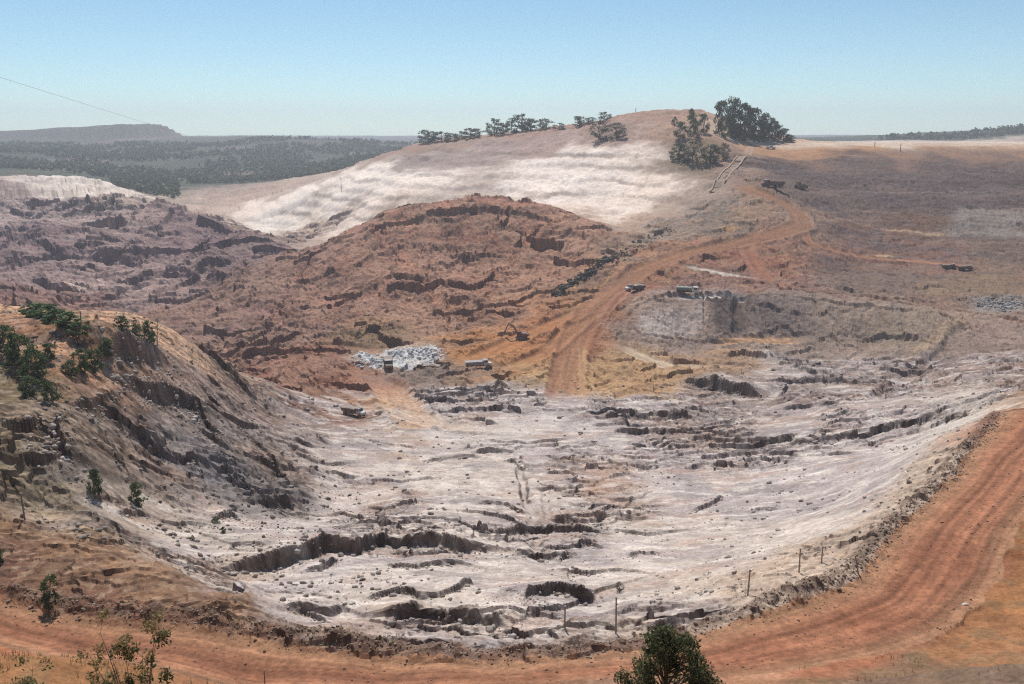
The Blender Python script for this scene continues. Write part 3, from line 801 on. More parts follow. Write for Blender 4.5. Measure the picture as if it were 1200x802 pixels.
PLACES = {
    'ridge_tree': [(-97.8, 1021.2, 14.39, 9.59), (-87.3, 1010.0, 11.38, 9.48), (-77.3, 1003.6, 11.31, 9.42), (-67.5, 998.4, 9.37, 8.43), (-54.8, 989.8, 9.29, 8.36), (-45.3, 985.7, 11.1, 9.25), (-35.9, 982.0, 10.13, 8.29), (-19.2, 976.8, 18.32, 9.16), (-10.0, 972.0, 12.76, 9.11), (0.0, 964.8, 16.28, 9.95), (10.8, 965.2, 18.08, 10.85), (19.7, 957.2, 12.55, 8.96), (35.3, 943.9, 11.49, 10.6), (48.5, 925.7, 6.93, 6.93), (67.8, 918.0, 9.44, 10.3), (80.3, 914.0, 5.98, 7.69), (91.9, 910.7, 7.65, 7.65)],
    'hill_bush': [(78.4, 818.2, 16.9, 18.44), (92.7, 809.5, 13.67, 19.75)],
    'hill_tree': [(143.0, 773.6, 18.87, 13.06), (154.4, 776.8, 32.05, 14.57), (166.8, 794.7, 22.34, 11.92), (145.8, 820.3, 10.74, 6.14)],
    'slope_bush': [(132.3, 719.2, 13.57, 14.93), (142.3, 711.4, 16.11, 17.46), (155.1, 708.2, 14.7, 16.04), (167.1, 714.6, 12.13, 12.13)],
    'wood_tree': [(186.1, 806.8, 33.28, 15.13), (198.5, 820.7, 36.94, 18.47), (211.3, 828.1, 34.18, 20.2), (222.5, 835.2, 29.78, 17.24), (233.5, 840.6, 25.24, 17.35), (244.1, 844.5, 19.02, 15.85), (252.2, 844.9, 12.69, 12.69), (258.5, 842.0, 6.33, 9.49), (203.1, 813.7, 22.91, 18.33), (226.6, 832.3, 18.75, 17.19)],
    'bank_tree': [(-102.2, 173.1, 6.19, 5.85), (-96.4, 167.8, 6.69, 5.69), (-91.6, 163.5, 6.21, 4.91), (-83.9, 154.8, 4.05, 3.74), (-88.6, 156.0, 4.07, 3.76), (-87.4, 173.3, 4.5, 3.81), (-86.7, 178.1, 4.62, 3.91), (-87.6, 184.8, 4.05, 3.68), (-87.8, 194.9, 3.88, 3.49), (-86.4, 198.7, 3.16, 2.77), (-85.0, 202.1, 5.23, 3.22), (-67.3, 133.4, 4.41, 2.48), (-64.0, 140.7, 4.08, 2.62), (-92.3, 170.8, 3.74, 3.4), (-87.4, 169.4, 3.05, 3.05)],
    'strip_bush': [(-116.9, 210.8, 2.7, 3.73), (-111.4, 204.9, 3.03, 4.04), (-106.6, 199.4, 2.95, 3.93), (-102.0, 194.1, 2.68, 3.83), (-97.5, 189.6, 2.63, 3.75), (-93.7, 187.0, 2.59, 3.7)],
    'thin_shrub': [(-97.0, 223.1, 3.53, 2.64), (-52.1, 133.1, 0.84, 0.84), (-48.8, 138.2, 1.16, 1.16), (14.8, 110.6, 1.64, 1.17), (-65.9, 104.3, 2.2, 1.32), (-52.7, 145.5, 1.21, 1.52)],
    'dead_tree': [(-86.5, 209.6, 9.17), (-87.6, 209.0, 6.23)],
    'verge_plant': [(-54.2, 93.5, 3.99, 2.0)],
    'post': [(11.9, 90.9, 4.59), (6.1, 91.9, 2.77), (28.8, 98.1, 3.55), (37.0, 104.2, 3.3), (41.0, 107.4, 2.26), (44.0, 102.5, 2.38), (-69.8, 117.6, 4.16), (-95.2, 191.6, 2.28)],
    'far_post': [(320.9, 803.2, 3.78), (123.9, 916.9, 5.13), (332.2, 775.6, 6.57)],
    'power_pole': [(-169.5, 891.4, 13.56)],
    'truck': [(-50.3, 348.0), (-34.5, 345.5), (-13.5, 346.1), (-51.1, 273.2), (59.6, 423.6), (177.1, 610.8), (242.2, 487.5), (249.0, 483.0)],
    'excavator': [(4.1, 381.3)],
    'tanker': [(82.2, 408.2)],
    'bulldozer': [(203.6, 635.7)],
    'pickup': [(226.7, 795.2)],
    'chute': [(183.2, 722.5), (139.7, 617.5)],
    'chute2': [(187.1, 718.8), (144.7, 608.5)],
    'rockrow': [(22.7, 445.6), (28.6, 457.9), (37.4, 468.6), (45.8, 471.4), (57.4, 485.8), (68.3, 505.6), (80.8, 524.8), (100.6, 551.3)],
    'white_rubble': [(-65.8, 367.7), (-56.3, 352.9), (-51.4, 369.7), (-44.2, 370.9), (-36.8, 370.1), (-31.7, 362.6), (-46.4, 358.3)],
    'gravel': [(228.3, 423.7), (237.9, 430.2), (239.0, 420.5), (248.8, 427.0), (229.2, 409.7), (235.3, 406.1)],
    'whitesand': [(80.4, 411.6), (86.2, 410.0), (99.0, 413.6), (109.2, 417.1)],
    'roadstone': [(53.8, 95.0)],
}


def lin(c):
    c = np.asarray(c, float) / 255.0
    return np.where(c <= 0.04045, c / 12.92, ((c + 0.055) / 1.055) ** 2.4)

SAT = 1.0
ALB = 0.86          # photographed brightness to albedo

# ---------------------------------------------------------------- terrain sheet
def geo(a, b, n): return np.exp(np.linspace(math.log(a), math.log(b), n, endpoint=False))
rr = np.concatenate([geo(4, 112, 70), geo(112, 530, 600), geo(530, 1000, 210), geo(1000, 7000, 140), [7000.0]])
A1 = math.atan(0.66); A2 = math.radians(80)
aa = np.concatenate([np.linspace(-A2, -A1, 36, endpoint=False), np.linspace(-A1, A1, 980, endpoint=False), np.linspace(A1, A2, 37)])
NR, NA = len(rr), len(aa)
AA, RR = np.meshgrid(aa, rr)
X = np.sin(AA) * RR; Y = np.cos(AA) * RR - 40.0

land = Land(SPOTS)
def upsample(fn, step=3):
    """fn on every third row and column, linearly filled in between"""
    ri = np.unique(np.r_[np.arange(0, NR, step), NR - 1]); ci = np.unique(np.r_[np.arange(0, NA, step), NA - 1])
    v = fn(X[np.ix_(ri, ci)], Y[np.ix_(ri, ci)])
    if v.ndim == 2: v = v[..., None]
    t = np.empty((len(ri), NA, v.shape[2]))
    for k in range(v.shape[2]):
        for i in range(len(ri)): t[i, :, k] = np.interp(np.arange(NA), ci, v[i, :, k])
    lo = np.clip(np.searchsorted(ri, np.arange(NR), 'right') - 1, 0, len(ri) - 2)
    f = ((np.arange(NR) - ri[lo]) / (ri[lo + 1] - ri[lo]))[:, None, None]
    return t[lo] * (1 - f) + t[lo + 1] * f

Z0 = upsample(land.z)[..., 0]
ZONES = 'HRMBPWTVDULCF'
GAIN = {'P': (0.92, 0.91, 0.89), 'V': (1.78, 1.68, 1.58), 'D': (0.66, 0.56, 0.51), 'B': (1.95, 1.84, 1.72), 'W': (1.46, 1.33, 1.25), 'C': (1.16, 1.10, 1.05), 'T': (1.24, 1.22, 1.19), 'H': (0.90, 0.86, 0.86), 'M': (0.95, 0.96, 1.0)}    # calibration of the spot colours per soil
def zone_fn(x, y):
    # nearest spot heights decide the soil; ragged borders from warping the plan
    wob = np.hypot(x, y + 40)
    x2 = x + wob * 0.020 * fbm(x, y, 40, 4, 5) + 1.2 * fbm(x, y, 5, 2, 9)
    y2 = y + wob * 0.035 * fbm(x, y, 40, 4, 6) + 1.2 * fbm(x, y, 5, 2, 11)
    a, b = dom(x2.ravel(), y2.ravel())
    o = np.zeros((a.size, len(ZONES) + 3))
    S = np.zeros((len(SPOTS), len(ZONES) + 3))
    for i, s in enumerate(SPOTS):
        S[i, ZONES.index(s[3])] = 1; S[i, len(ZONES):] = lin(s[4:7]) * np.array(GAIN.get(s[3], (1, 1, 1)))
    for k in range(0, a.size, 20000):
        d2 = (a[k:k + 20000, None] - land.a[None]) ** 2 + (b[k:k + 20000, None] - land.b[None]) ** 2
        d = np.sqrt(d2); d -= d.min(1, keepdims=True)
        w = np.exp(-d / 0.012)
        o[k:k + 20000] = (w @ S) / w.sum(1, keepdims=True)
    return o.reshape(*x.shape, -1)
ZW = upsample(zone_fn, 2)
W = {z: ZW[..., i] for i, z in enumerate(ZONES)}
C = ZW[..., len(ZONES):].copy()

def seg_field(pts, x, y):
    """nearest distance to a polyline, side sign (+ = left of its run), fraction along it"""
    P = np.array(pts, float); n = len(P) - 1
    L = np.hypot(*(P[1:] - P[:-1]).T); S = np.r_[0, np.cumsum(L)]
    best = np.full(x.shape, 1e9); sgn = np.ones(x.shape); fr = np.zeros(x.shape)
    for i in range(n):
        dx, dy = P[i + 1] - P[i]; l2 = dx * dx + dy * dy + 1e-9
        t = np.clip(((x - P[i, 0]) * dx + (y - P[i, 1]) * dy) / l2, 0, 1)
        d = np.hypot(x - P[i, 0] - t * dx, y - P[i, 1] - t * dy)
        m = d < best
        best = np.where(m, d, best)
        sgn = np.where(m, np.sign(dx * (y - P[i, 1]) - dy * (x - P[i, 0])), sgn)
        fr = np.where(m, (S[i] + t * L[i]) / S[-1], fr)
    return best, sgn, fr, S[-1]

def window(pts, margin):
    P = np.array(pts)
    m = (X > P[:, 0].min() - margin) & (X < P[:, 0].max() + margin) & (Y > P[:, 1].min() - margin) & (Y < P[:, 1].max() + margin)
    return np.nonzero(m)

def inside(poly, x, y):
    P = np.array(poly); r = np.zeros(x.shape, bool); j = len(P) - 1
    for i in range(len(P)):
        c = ((P[i, 1] > y) != (P[j, 1] > y)) & (x < (P[j, 0] - P[i, 0]) * (y - P[i, 1]) / (P[j, 1] - P[i, 1] + 1e-12) + P[i, 0])
        r ^= c; j = i
    return r

# ---- near haul road: plan polygon and the offset from its pit side edge
road_poly = ROAD_PIT_EDGE + ROAD_HILL_EDGE[::-1]
near = np.nonzero((RR < 330))
xn, yn = X[near], Y[near]
ed, es, ef, el = seg_field(ROAD_PIT_EDGE, xn, yn)
hd, hs, hf, hl = seg_field(ROAD_HILL_EDGE, xn, yn)
inr = inside(road_poly, xn + 0.5 * fbm(xn, yn, 6, 3, 71), yn + 0.5 * fbm(xn, yn, 6, 3, 72))
road = np.zeros_like(X); road[near] = inr
edge_d = np.full(X.shape, 999.0); edge_d[near] = np.where(inr, ed, -ed)
hill_d = np.full(X.shape, 999.0); hill_d[near] = hd

# ---- detail relief; each soil zone is worked only where it lies
DZ = np.zeros(X.shape, np.float32); smooth = np.zeros(X.shape, np.float32)
for pts, w, c, s, f in ROADS:
    if not f: continue
    ix = window(pts, w * 1.5); d, sg, fr, l = seg_field(pts, X[ix], Y[ix])
    smooth[ix] = np.maximum(smooth[ix], 1 - sstep(w * 0.45, w * 0.7, d))
    DZ[ix] += (0.07 * w * np.exp(-((d - 0.62 * w) / (0.10 * w)) ** 2) - 0.03 * w * (1 - sstep(0.3 * w, 0.5 * w, d))) * sstep(0, 0.08, np.minimum(fr, 1 - fr))
smooth = np.maximum(smooth, road * sstep(0, 1.2, edge_d))
rough = 1 - 0.92 * smooth
n1 = fbm(X, Y, 14, 5, 1); n2 = fbm(X, Y, 60, 3, 2); n3 = fbm(X, Y, 3.2, 3, 3); n4 = fbm(X, Y, 1.7, 2, 4, 0.7)
def tint(ix, m, col, s=1.0):
    k = np.clip(m * s, 0, 1)[:, None]
    C[ix] = C[ix] * (1 - k) + lin(col) * k
C *= np.clip(1 + 0.16 * n1 + 0.14 * n3 + 0.10 * n2 + 0.12 * n4, 0.5, 1.6)[..., None]
def zone(z):
    ix = np.nonzero(W[z] > 0.01)
    return ix, X[ix], Y[ix], W[z][ix], rough[ix], n1[ix], n2[ix], n3[ix]

# pit floor: broken, back-tilted mud slabs; pale sand, lilac silt and rusty ore dust
ix, x, y, w, ro, m1, m2, m3 = zone('P')
wx = x + 3.0 * fbm(x, y, 12, 3, 41); wy = y + 3.0 * fbm(x, y, 12, 3, 42)
brk = sstep(-0.28, 0.32, fbm(x, y, 35, 3, 23) + 0.3 * m2 + 0.30 * sstep(170, 330, y) - 0.60 * sstep(15, 45, x) * sstep(205, 150, y) - 0.55 * sstep(-60, -35, x) * sstep(25, 0, x) * sstep(165, 190, y) * sstep(265, 235, y))
f1, f2, cid, ox, oy = voronoi(wx / 6.5 + 31, wy / 3.6 + 7, 8)
p2 = 0.55 * (_U[0][cid] - 0.5) + 0.8 * (_U[1][cid] - 0.5) * ox + 0.5 * oy - 0.4 * (1 - sstep(0.0, 0.09, f2 - f1))
crack = 1 - sstep(0.0, 0.09, f2 - f1)
sa, ca_ = slabs(wx, wy, 15.0, 601); sb, cb_ = slabs(wx + 40, wy, 5.6, 611, 2.6); sc_, cc_ = slabs(x, y, 2.3, 621, 2.4)
rr3 = ridged(x, y * 1.5, 3.0, 3, 631)
DZ[ix] += w * ro * (brk * (2.0 * sa + 0.85 * sb + 0.6 * p2) + (0.25 + 0.75 * brk) * (0.30 * sc_ + 0.08 * rr3) + brk * (0.5 * facets(x, y, 11, 731, 1.6) + 0.5 * facets(x, y, 3.5, 732, 1.6)) + 0.35 * m1 + 0.10 * m3)
l1 = fbm(x, y * 2.0, 26, 5, 81); l2 = fbm(x + 300, y * 2.0, 20, 5, 82); l3 = fbm(x, y * 2.4, 9, 5, 83, 0.6); l4 = fbm(x, y * 3.0, 5, 4, 84, 0.6)
tint(ix, w * sstep(0.0, 0.4, l1), (178, 164, 160), 0.75); tint(ix, w * sstep(0.1, 0.5, fbm(x, y * 1.6, 17, 4, 80)), (146, 136, 134), 0.6)
tint(ix, w * sstep(0.2, 0.65, l2), (182, 154, 138), 0.55)
tint(ix, w * sstep(0.15, 0.5, l3), (220, 208, 197), 0.65)
tint(ix, w * sstep(0.15, 0.6, l4) * (0.15 + 0.85 * brk), (142, 120, 110), 0.65)
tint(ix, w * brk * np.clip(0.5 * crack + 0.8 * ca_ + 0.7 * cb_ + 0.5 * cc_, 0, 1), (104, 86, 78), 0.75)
# brown eroded hill and the gullied valley
for z, g in (('W', 1.0), ('V', 1.7)):
    ix, x, y, w, ro, m1, m2, m3 = zone(z)
    gx = x + 8 * fbm(x, y, 30, 3, 51); gy = y + 8 * fbm(x, y, 30, 3, 52)
    rg = ridged(gx + 0.45 * gy, gy * 0.35, 20, 5, 61); rg2 = ridged(gx, gy, 8, 4, 62)
    sl = fbm(gx, gy * 1.6, 26, 5, 63, 0.58)
    xr, yr = (x * 0.9 - y * 0.42, y * 0.9 + x * 0.42) if z == 'W' else (x * 0.97 - y * 0.2, y * 0.97 + x * 0.2)
    sx_ = 2.2 if z == 'W' else 4.0
    sa, ca_ = slabs(xr, yr, 24.0 * g, 641, sx_); sb, cb_ = slabs(xr + 40, yr, 8.0 * g, 651, sx_); sc_, cc_ = slabs(xr, yr, 3.5 * g, 661, 1.8)
    fd = (0.30 + 0.70 * sstep(1100, 780, y)) if z == 'V' else 1.0
    fa = facets(gx, gy, 32 * g, 711) + facets(gx, gy, 12 * g, 712); fb = facets(x, y, 5.0 * g, 713)
    if z == 'W': hz = 0.55 * rg + 0.35 * rg2 + 1.0 * sl + 0.45 * fa + 0.62 * fb + 0.30 * sa + 0.32 * sb + 0.36 * sc_ + 0.25 * n4[ix]
    else: hz = 0.25 * rg2 + 1.2 * sl + 0.30 * fa + 0.22 * fb + 1.0 * sa + 0.55 * sb + 0.3 * sc_ + 0.16 * n4[ix]
    st = 11.0 if z == 'V' else 14.0
    q = (Z0[ix] + 4.0 * sl + 3.0 * m2 + (0 if z == 'V' else 0.04 * x)) / st; fq = q - np.floor(q)
    amp_ = np.clip(0.5 + 0.9 * perlin(x / (70 * g), y / (70 * g) + np.floor(q) * 3.7, 655), 0, 1)
    DZ[ix] += w * ro * fd * (g * hz + (0.55 if z == 'V' else 0.25) * st * amp_ * (sstep(0.62, 0.92, fq) - fq))
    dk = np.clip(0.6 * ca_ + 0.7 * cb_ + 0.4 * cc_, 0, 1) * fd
    if z == 'W':
        tint(ix, w * sstep(0.1, 0.6, rg * 0.5 - 0.1), (168, 136, 116), 0.55)
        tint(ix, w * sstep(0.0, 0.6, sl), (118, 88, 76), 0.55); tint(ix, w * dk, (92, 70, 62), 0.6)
    else:
        tint(ix, w * sstep(0.1, 0.7, sl) * fd, (102, 86, 86), 0.5); tint(ix, w * sstep(0.1, 0.6, -sl) * fd, (158, 140, 132), 0.5)
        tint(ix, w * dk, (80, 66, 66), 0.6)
# slipped bank on the left
ix, x, y, w, ro, m1, m2, m3 = zone('B')
xr, yr = x * 0.85 + y * 0.5, y * 0.85 - x * 0.5
br = sstep(-0.2, 0.4, fbm(x, y, 40, 3, 24) + 0.012 * (x + 75) + 0.1)
sa, ca_ = slabs(xr, yr, 11.0, 671, 2.6); sb, cb_ = slabs(xr, yr, 4.2, 681, 2.4); sc_, cc_ = slabs(xr, yr, 1.7, 691, 2.4)
rg2 = ridged(x, y, 6, 4, 64)
fa = facets(x, y, 12, 721) + facets(x, y, 4.5, 722)
DZ[ix] += w * ro * (0.16 * n4[ix] + br * (1.7 * sa + 1.0 * sb + 0.25 * rg2 + 0.85 * fa) + 0.4 * sc_ * (0.3 + br) + 0.7 * m1 + 0.22 * m3)
tint(ix, w * sstep(0.0, 0.4, fbm(xr, yr * 1.5, 22, 4, 89)) * sstep(-95, -70, x), (128, 120, 116), 0.7)
l2 = fbm(xr, yr * 2.5, 12, 5, 82); l3 = fbm(xr, yr * 2.5, 5, 4, 83, 0.6)
tint(ix, w * sstep(0.1, 0.6, l2), (146, 130, 118), 0.5); tint(ix, w * sstep(0.1, 0.45, l3), (84, 68, 58), 0.7); tint(ix, w * sstep(0.2, 0.5, -l3), (182, 162, 146), 0.6)
tint(ix, w * sstep(0.15, 0.55, n4[ix] + 0.4 * m3), (74, 58, 50), 0.6)
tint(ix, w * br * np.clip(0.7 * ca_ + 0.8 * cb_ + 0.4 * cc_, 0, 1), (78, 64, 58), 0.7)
# grey embankment: runnels down the face
ix, x, y, w, ro, m1, m2, m3 = zone('C')
rn = ridged(x, y * 0.3, 9, 5, 66)
DZ[ix] += w * ro * (0.3 * n4[ix] + 0.3 * facets(x, y, 14, 741) + 0.25 * facets(x, y, 5, 742) + 0.8 * rn + 0.6 * m1 + 0.25 * m3)
tint(ix, w * sstep(0.1, 0.6, fbm(x, y * 0.5, 14, 4, 86)), (112, 98, 92), 0.55); tint(ix, w * sstep(0.2, 0.8, rn), (160, 142, 130), 0.4)
# work terrace
ix, x, y, w, ro, m1, m2, m3 = zone('U')
DZ[ix] += w * ro * (0.25 * n4[ix] + 0.5 * facets(x, y, 16, 751) + 0.4 * facets(x, y, 6, 752) + 0.7 * m1 + 0.3 * m3 + 0.5 * ridged(x, y, 9, 4, 70))
tint(ix, w * sstep(0.1, 0.6, fbm(x, y * 1.6, 18, 5, 87)), (132, 108, 96), 0.5); tint(ix, w * sstep(0.15, 0.6, fbm(x, y * 1.6, 12, 5, 88)), (176, 140, 112), 0.5)
# dam face: faint lifts 11 m apart
ix, x, y, w, ro, m1, m2, m3 = zone('D')
q = Z0[ix] / 11.0; fq = q - np.floor(q)
DZ[ix] += w * ro * (0.25 * n4[ix] + 0.5 * m1 + 0.5 * m2 + 0.3 * m3 + 0.35 * ridged(x, y * 0.5, 8, 4, 65) + 0.35 * facets(x, y, 9, 771) + 3.0 * (sstep(0.35, 0.85, fq) - fq))
tint(ix, w * sstep(0.05, 0.5, fbm(x, y * 3, 40, 5, 84, 0.6)), (94, 82, 82), 0.6); tint(ix, w * sstep(0.15, 0.6, fbm(x, y * 3, 50, 5, 85)), (142, 118, 102), 0.5)
tint(ix, w * sstep(0.2, 0.6, fbm(x, y * 4, 12, 4, 90, 0.6)), (136, 124, 120), 0.45)
# quarried hill: treads and risers about 9 m apart
ix, x, y, w, ro, m1, m2, m3 = zone('T')
q = (Z0[ix] + 3.5 * m2 + 1.2 * m1) / 9.0; fq = q - np.floor(q); low = sstep(98, 76, Z0[ix])
rn = ridged(x + 0.5 * y, y * 0.3, 14, 4, 67)
DZ[ix] += w * ro * (0.8 * m1 + 1.6 * m2 + 0.8 * rn + 0.2 * m3 + 0.12 * n4[ix] + 0.20 * facets(x, y, 22, 761) + 0.12 * facets(x, y, 7, 762) + 0.26 * 9.0 * (sstep(0.45, 0.9, fq) - fq) * low)
C[ix] = C[ix] / (w * low * np.clip(0.8 * (0.16 * m1 + 0.14 * m3 + 0.12 * n4[ix]), -0.4, 0.5) + 1)[:, None]      # packed clay is more even than the other soils
tint(ix, w * sstep(0.2, 0.7, fbm(x, y, 40, 4, 81)) * low, (200, 182, 168), 0.35)
am = np.clip(0.2 + 1.2 * perlin(x / 60, np.floor(q) * 5.1 + y / 300, 656), 0, 1)
tint(ix, w * low * am * sstep(0.50, 0.58, fq) * sstep(0.80, 0.70, fq), (146, 126, 112), 0.65)
# the rest
ix, x, y, w, ro, m1, m2, m3 = zone('F')
DZ[ix] += w * (1 - sstep(-1312, -1290, x)) * sstep(2900, 3050, y) * sstep(3700, 3400, y) * np.clip(16 + 30 * (x + 1850) / 540, 6, 46)      # flat-topped summit
DZ[ix] += w * (2.0 * fbm(x, y, 120, 5, 68) + 2 * fbm(x, y, 500, 4, 69))
tint(ix, w * sstep(0.1, 0.5, fbm(x, y, 160, 4, 73)), (98, 98, 76), 0.5); tint(ix, w * sstep(0.3, 0.6, fbm(x, y, 220, 4, 74)), (140, 118, 104), 0.5)
ix, x, y, w, ro, m1, m2, m3 = zone('M')
sa, ca_ = slabs(x, y, 2.6, 701, 3.0)
DZ[ix] += w * ro * (0.3 * m1 + 0.25 * m3 + 0.5 * sa + 0.2 + 0.12 * n4[ix] + 0.5 * facets(x, y, 3.5, 781))
lf = 0.25 + 0.75 * sstep(30, -10, x)      # the right-hand verge is mostly pale blown sand
tint(ix, w * lf * sstep(-0.1, 0.5, m3), (104, 82, 68), 0.6); tint(ix, w * lf * sstep(0.05, 0.5, fbm(x, y * 2, 7, 4, 76)), (118, 92, 78), 0.6); tint(ix, w * sstep(0.2, 0.6, fbm(x, y, 2.0, 3, 75)), (186, 158, 132), 0.5)
ix, x, y, w, ro, m1, m2, m3 = zone('H')
DZ[ix] += w * ro * (0.4 * m1 + 0.12 * m3)
tint(ix, w * sstep(0.0, 0.5, m3 + 0.4 * m1), (122, 104, 78), 0.5)
ix, x, y, w, ro, m1, m2, m3 = zone('L')
DZ[ix] += w * 0.15 * m1
scarp_shade = np.zeros_like(X)          # mask for the shade painted on the near side of scarps
for k, (pts, h) in enumerate(SCARPS):
    if len(pts) < 2: continue
    Lr = 4.5 * h; ix = window(pts, Lr * 3 + 6)
    x, y = X[ix], Y[ix]
    wob = 0.35 * h
    xw = x + wob * fbm(x, y, 5 * h, 3, 100 + k); yw = y + wob * 1.3 * fbm(x, y, 5 * h, 3, 200 + k)
    P = pts if pts[0][0] <= pts[-1][0] else pts[::-1]
    d, sg, fr, l = seg_field(P, xw, yw)
    e = np.minimum(fr, 1 - fr) * l
    tap = sstep(0, min(l * 0.25, 6 * h), e)
    hh = 1.0 * h * (0.8 + 0.5 * fbm(x, y, 8 * h, 2, 300 + k)) * tap
    up = 0.80 * np.exp(-d / Lr) * sstep(-0.02 * h, 0.16 * h, d * sg)
    dn = -0.20 * np.exp(-d / (Lr * 0.5)) * sstep(-0.02 * h, 0.14 * h, -d * sg)
    DZ[ix] += hh * (up + dn)
    scarp_shade[ix] = np.maximum(scarp_shade[ix], tap * np.exp(-(np.maximum(d - 0.2 * h, 0) / (0.35 * h)) ** 2) * (sg < 0.5))
for pts, w, dp in GULLIES:
    ix = window(pts, w * 2); x, y = X[ix], Y[ix]
    d, sg, fr, l = seg_field(pts, x + w * 0.35 * fbm(x, y, w * 3, 2, 400), y + w * 0.35 * fbm(x, y, w * 3, 2, 401))
    DZ[ix] -= dp * (1 - sstep(0.15 * w, 0.6 * w, d)) * sstep(0, 0.1, fr) * sstep(0, 0.1, 1 - fr)
# haul road: ruts along its run and the windrow of spoil on the pit side
rut = perlin(edge_d / 2.2, edge_d * 0, 77) + 0.6 * perlin(edge_d / 0.9, edge_d * 0 + 3.3, 78)
rut = np.where(np.abs(edge_d) < 60, rut, 0)
DZ += smooth * road * 0.16 * (np.abs(rut) - 0.4)
bm_ = np.exp(-((edge_d + 1.6) / 1.3) ** 2)
DZ += bm_ * (0.75 + 0.5 * n3 + 0.3 * n1)
Z = Z0 + DZ

def mix(m, col, s=1.0):
    global C
    k = np.clip(m * s, 0, 1)[..., None]
    C = C * (1 - k) + lin(col) * k
for pts, c, s, fe in PATCHES:
    if len(pts) < 3: continue
    ix = window(pts, fe * 3); x, y = X[ix], Y[ix]
    xw = x + fe * 1.1 * fbm(x, y, fe * 4, 4, 500); yw = y + fe * 1.1 * fbm(x, y, fe * 4, 4, 501)
    d, sg, fr, l = seg_field(pts + pts[:1], xw, yw)
    sd_ = np.where(inside(pts, xw, yw), d, -d)
    k = (s * sstep(-fe, fe, sd_) * (0.8 + 0.4 * n1[ix]))
    k = np.clip(k, 0, 1)[:, None]
    C[ix] = C[ix] * (1 - k) + lin(c) * k
for pts, w, c, s, f in ROADS:
    ix = window(pts, w * 1.5); x, y = X[ix], Y[ix]
    d, sg, fr, l = seg_field(pts, x + 0.12 * w * fbm(x, y, w, 3, 510), y + 0.12 * w * fbm(x, y, w, 3, 511))
    m3_ = n3[ix] + 0.6 * n4[ix]
    tr = 1 + 0.40 * perlin(d * sg / 1.6, d * 0, 88) + 0.38 * perlin(d * sg / 0.7 + 9, fr * l / 60, 89)
    k = s * (1 - sstep(0.40 * w, 0.56 * w, d + 0.10 * w * m3_)) * sstep(0, min(3.0 * w, 0.3 * l), np.minimum(fr, 1 - fr) * l); k = np.clip(k, 0, 1)[:, None]
    C[ix] = C[ix] * (1 - k) + lin(c) * tr[:, None] * k
# near haul road: compacted red earth, lighter and darker wheel runs that follow its course
ix = np.nonzero(road > 0.5); e = edge_d[ix]; hh_ = hill_d[ix]; x, y = X[ix], Y[ix]
sn = e / (e + hh_ + 1e-6); al = np.arctan2(x, y - 20) * 60
ru = 0.9 * perlin(sn * 7.0 + 0.25 * perlin(al / 25, sn * 2, 92), al / 90, 77) + 0.8 * perlin(sn * 17.0 + 0.3 * perlin(al / 18, sn * 2, 93), al / 60, 78) + 0.5 * perlin(sn * 41.0, al / 30, 79)
base = lin((152, 104, 79)) * (1 + 0.42 * ru)[:, None]
k = sstep(0.15, 0.75, fbm(x, y, 16, 4, 94) + 0.3)[:, None] * 0.5
base = base * (1 - k) + lin((136, 88, 66)) * (1 + 0.22 * ru)[:, None] * k
k = (sstep(5.0, 0.0, e) * 0.75 + sstep(4.0, 0.0, hh_) * 0.6 * (y > 60)).clip(0, 1)[:, None]
base = base * (1 - k) + lin((170, 132, 102)) * (1 + 0.15 * ru)[:, None] * k
C[ix] = base * (1 + 0.10 * n3[ix] + 0.10 * n4[ix])[:, None]
mix(bm_ * sstep(-0.4, 0.3, n3), (112, 88, 74), 0.6)
# shade of scarp faces and steep ground, put into the soil colour by slope
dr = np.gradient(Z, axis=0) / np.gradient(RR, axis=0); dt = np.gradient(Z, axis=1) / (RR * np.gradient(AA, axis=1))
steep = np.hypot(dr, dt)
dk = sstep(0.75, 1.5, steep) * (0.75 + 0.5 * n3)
mix(np.clip(np.maximum(dk, 0.8 * scarp_shade * sstep(0.35, 0.8, steep)), 0, 1) * (W['P'] + W['M']), (70, 55, 48), 0.92)
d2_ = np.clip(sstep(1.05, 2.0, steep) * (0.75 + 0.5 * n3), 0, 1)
mix(np.maximum(d2_, 0.8 * scarp_shade * sstep(0.5, 1.0, steep)) * W['B'], (76, 60, 52), 0.7)
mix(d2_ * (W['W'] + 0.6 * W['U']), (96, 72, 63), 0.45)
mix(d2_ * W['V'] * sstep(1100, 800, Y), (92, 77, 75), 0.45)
lum = (C @ np.array([0.2126, 0.7152, 0.0722]))[..., None]
ALBEDO = np.clip((lum + (C - lum) * SAT) * ALB, 0.01, 0.85)

# ---------------------------------------------------------------- materials
def new_mat(name):
    m = bpy.data.materials.new(name); m.use_nodes = True
    return m, m.node_tree.nodes, m.node_tree.links, m.node_tree.nodes['Principled BSDF']

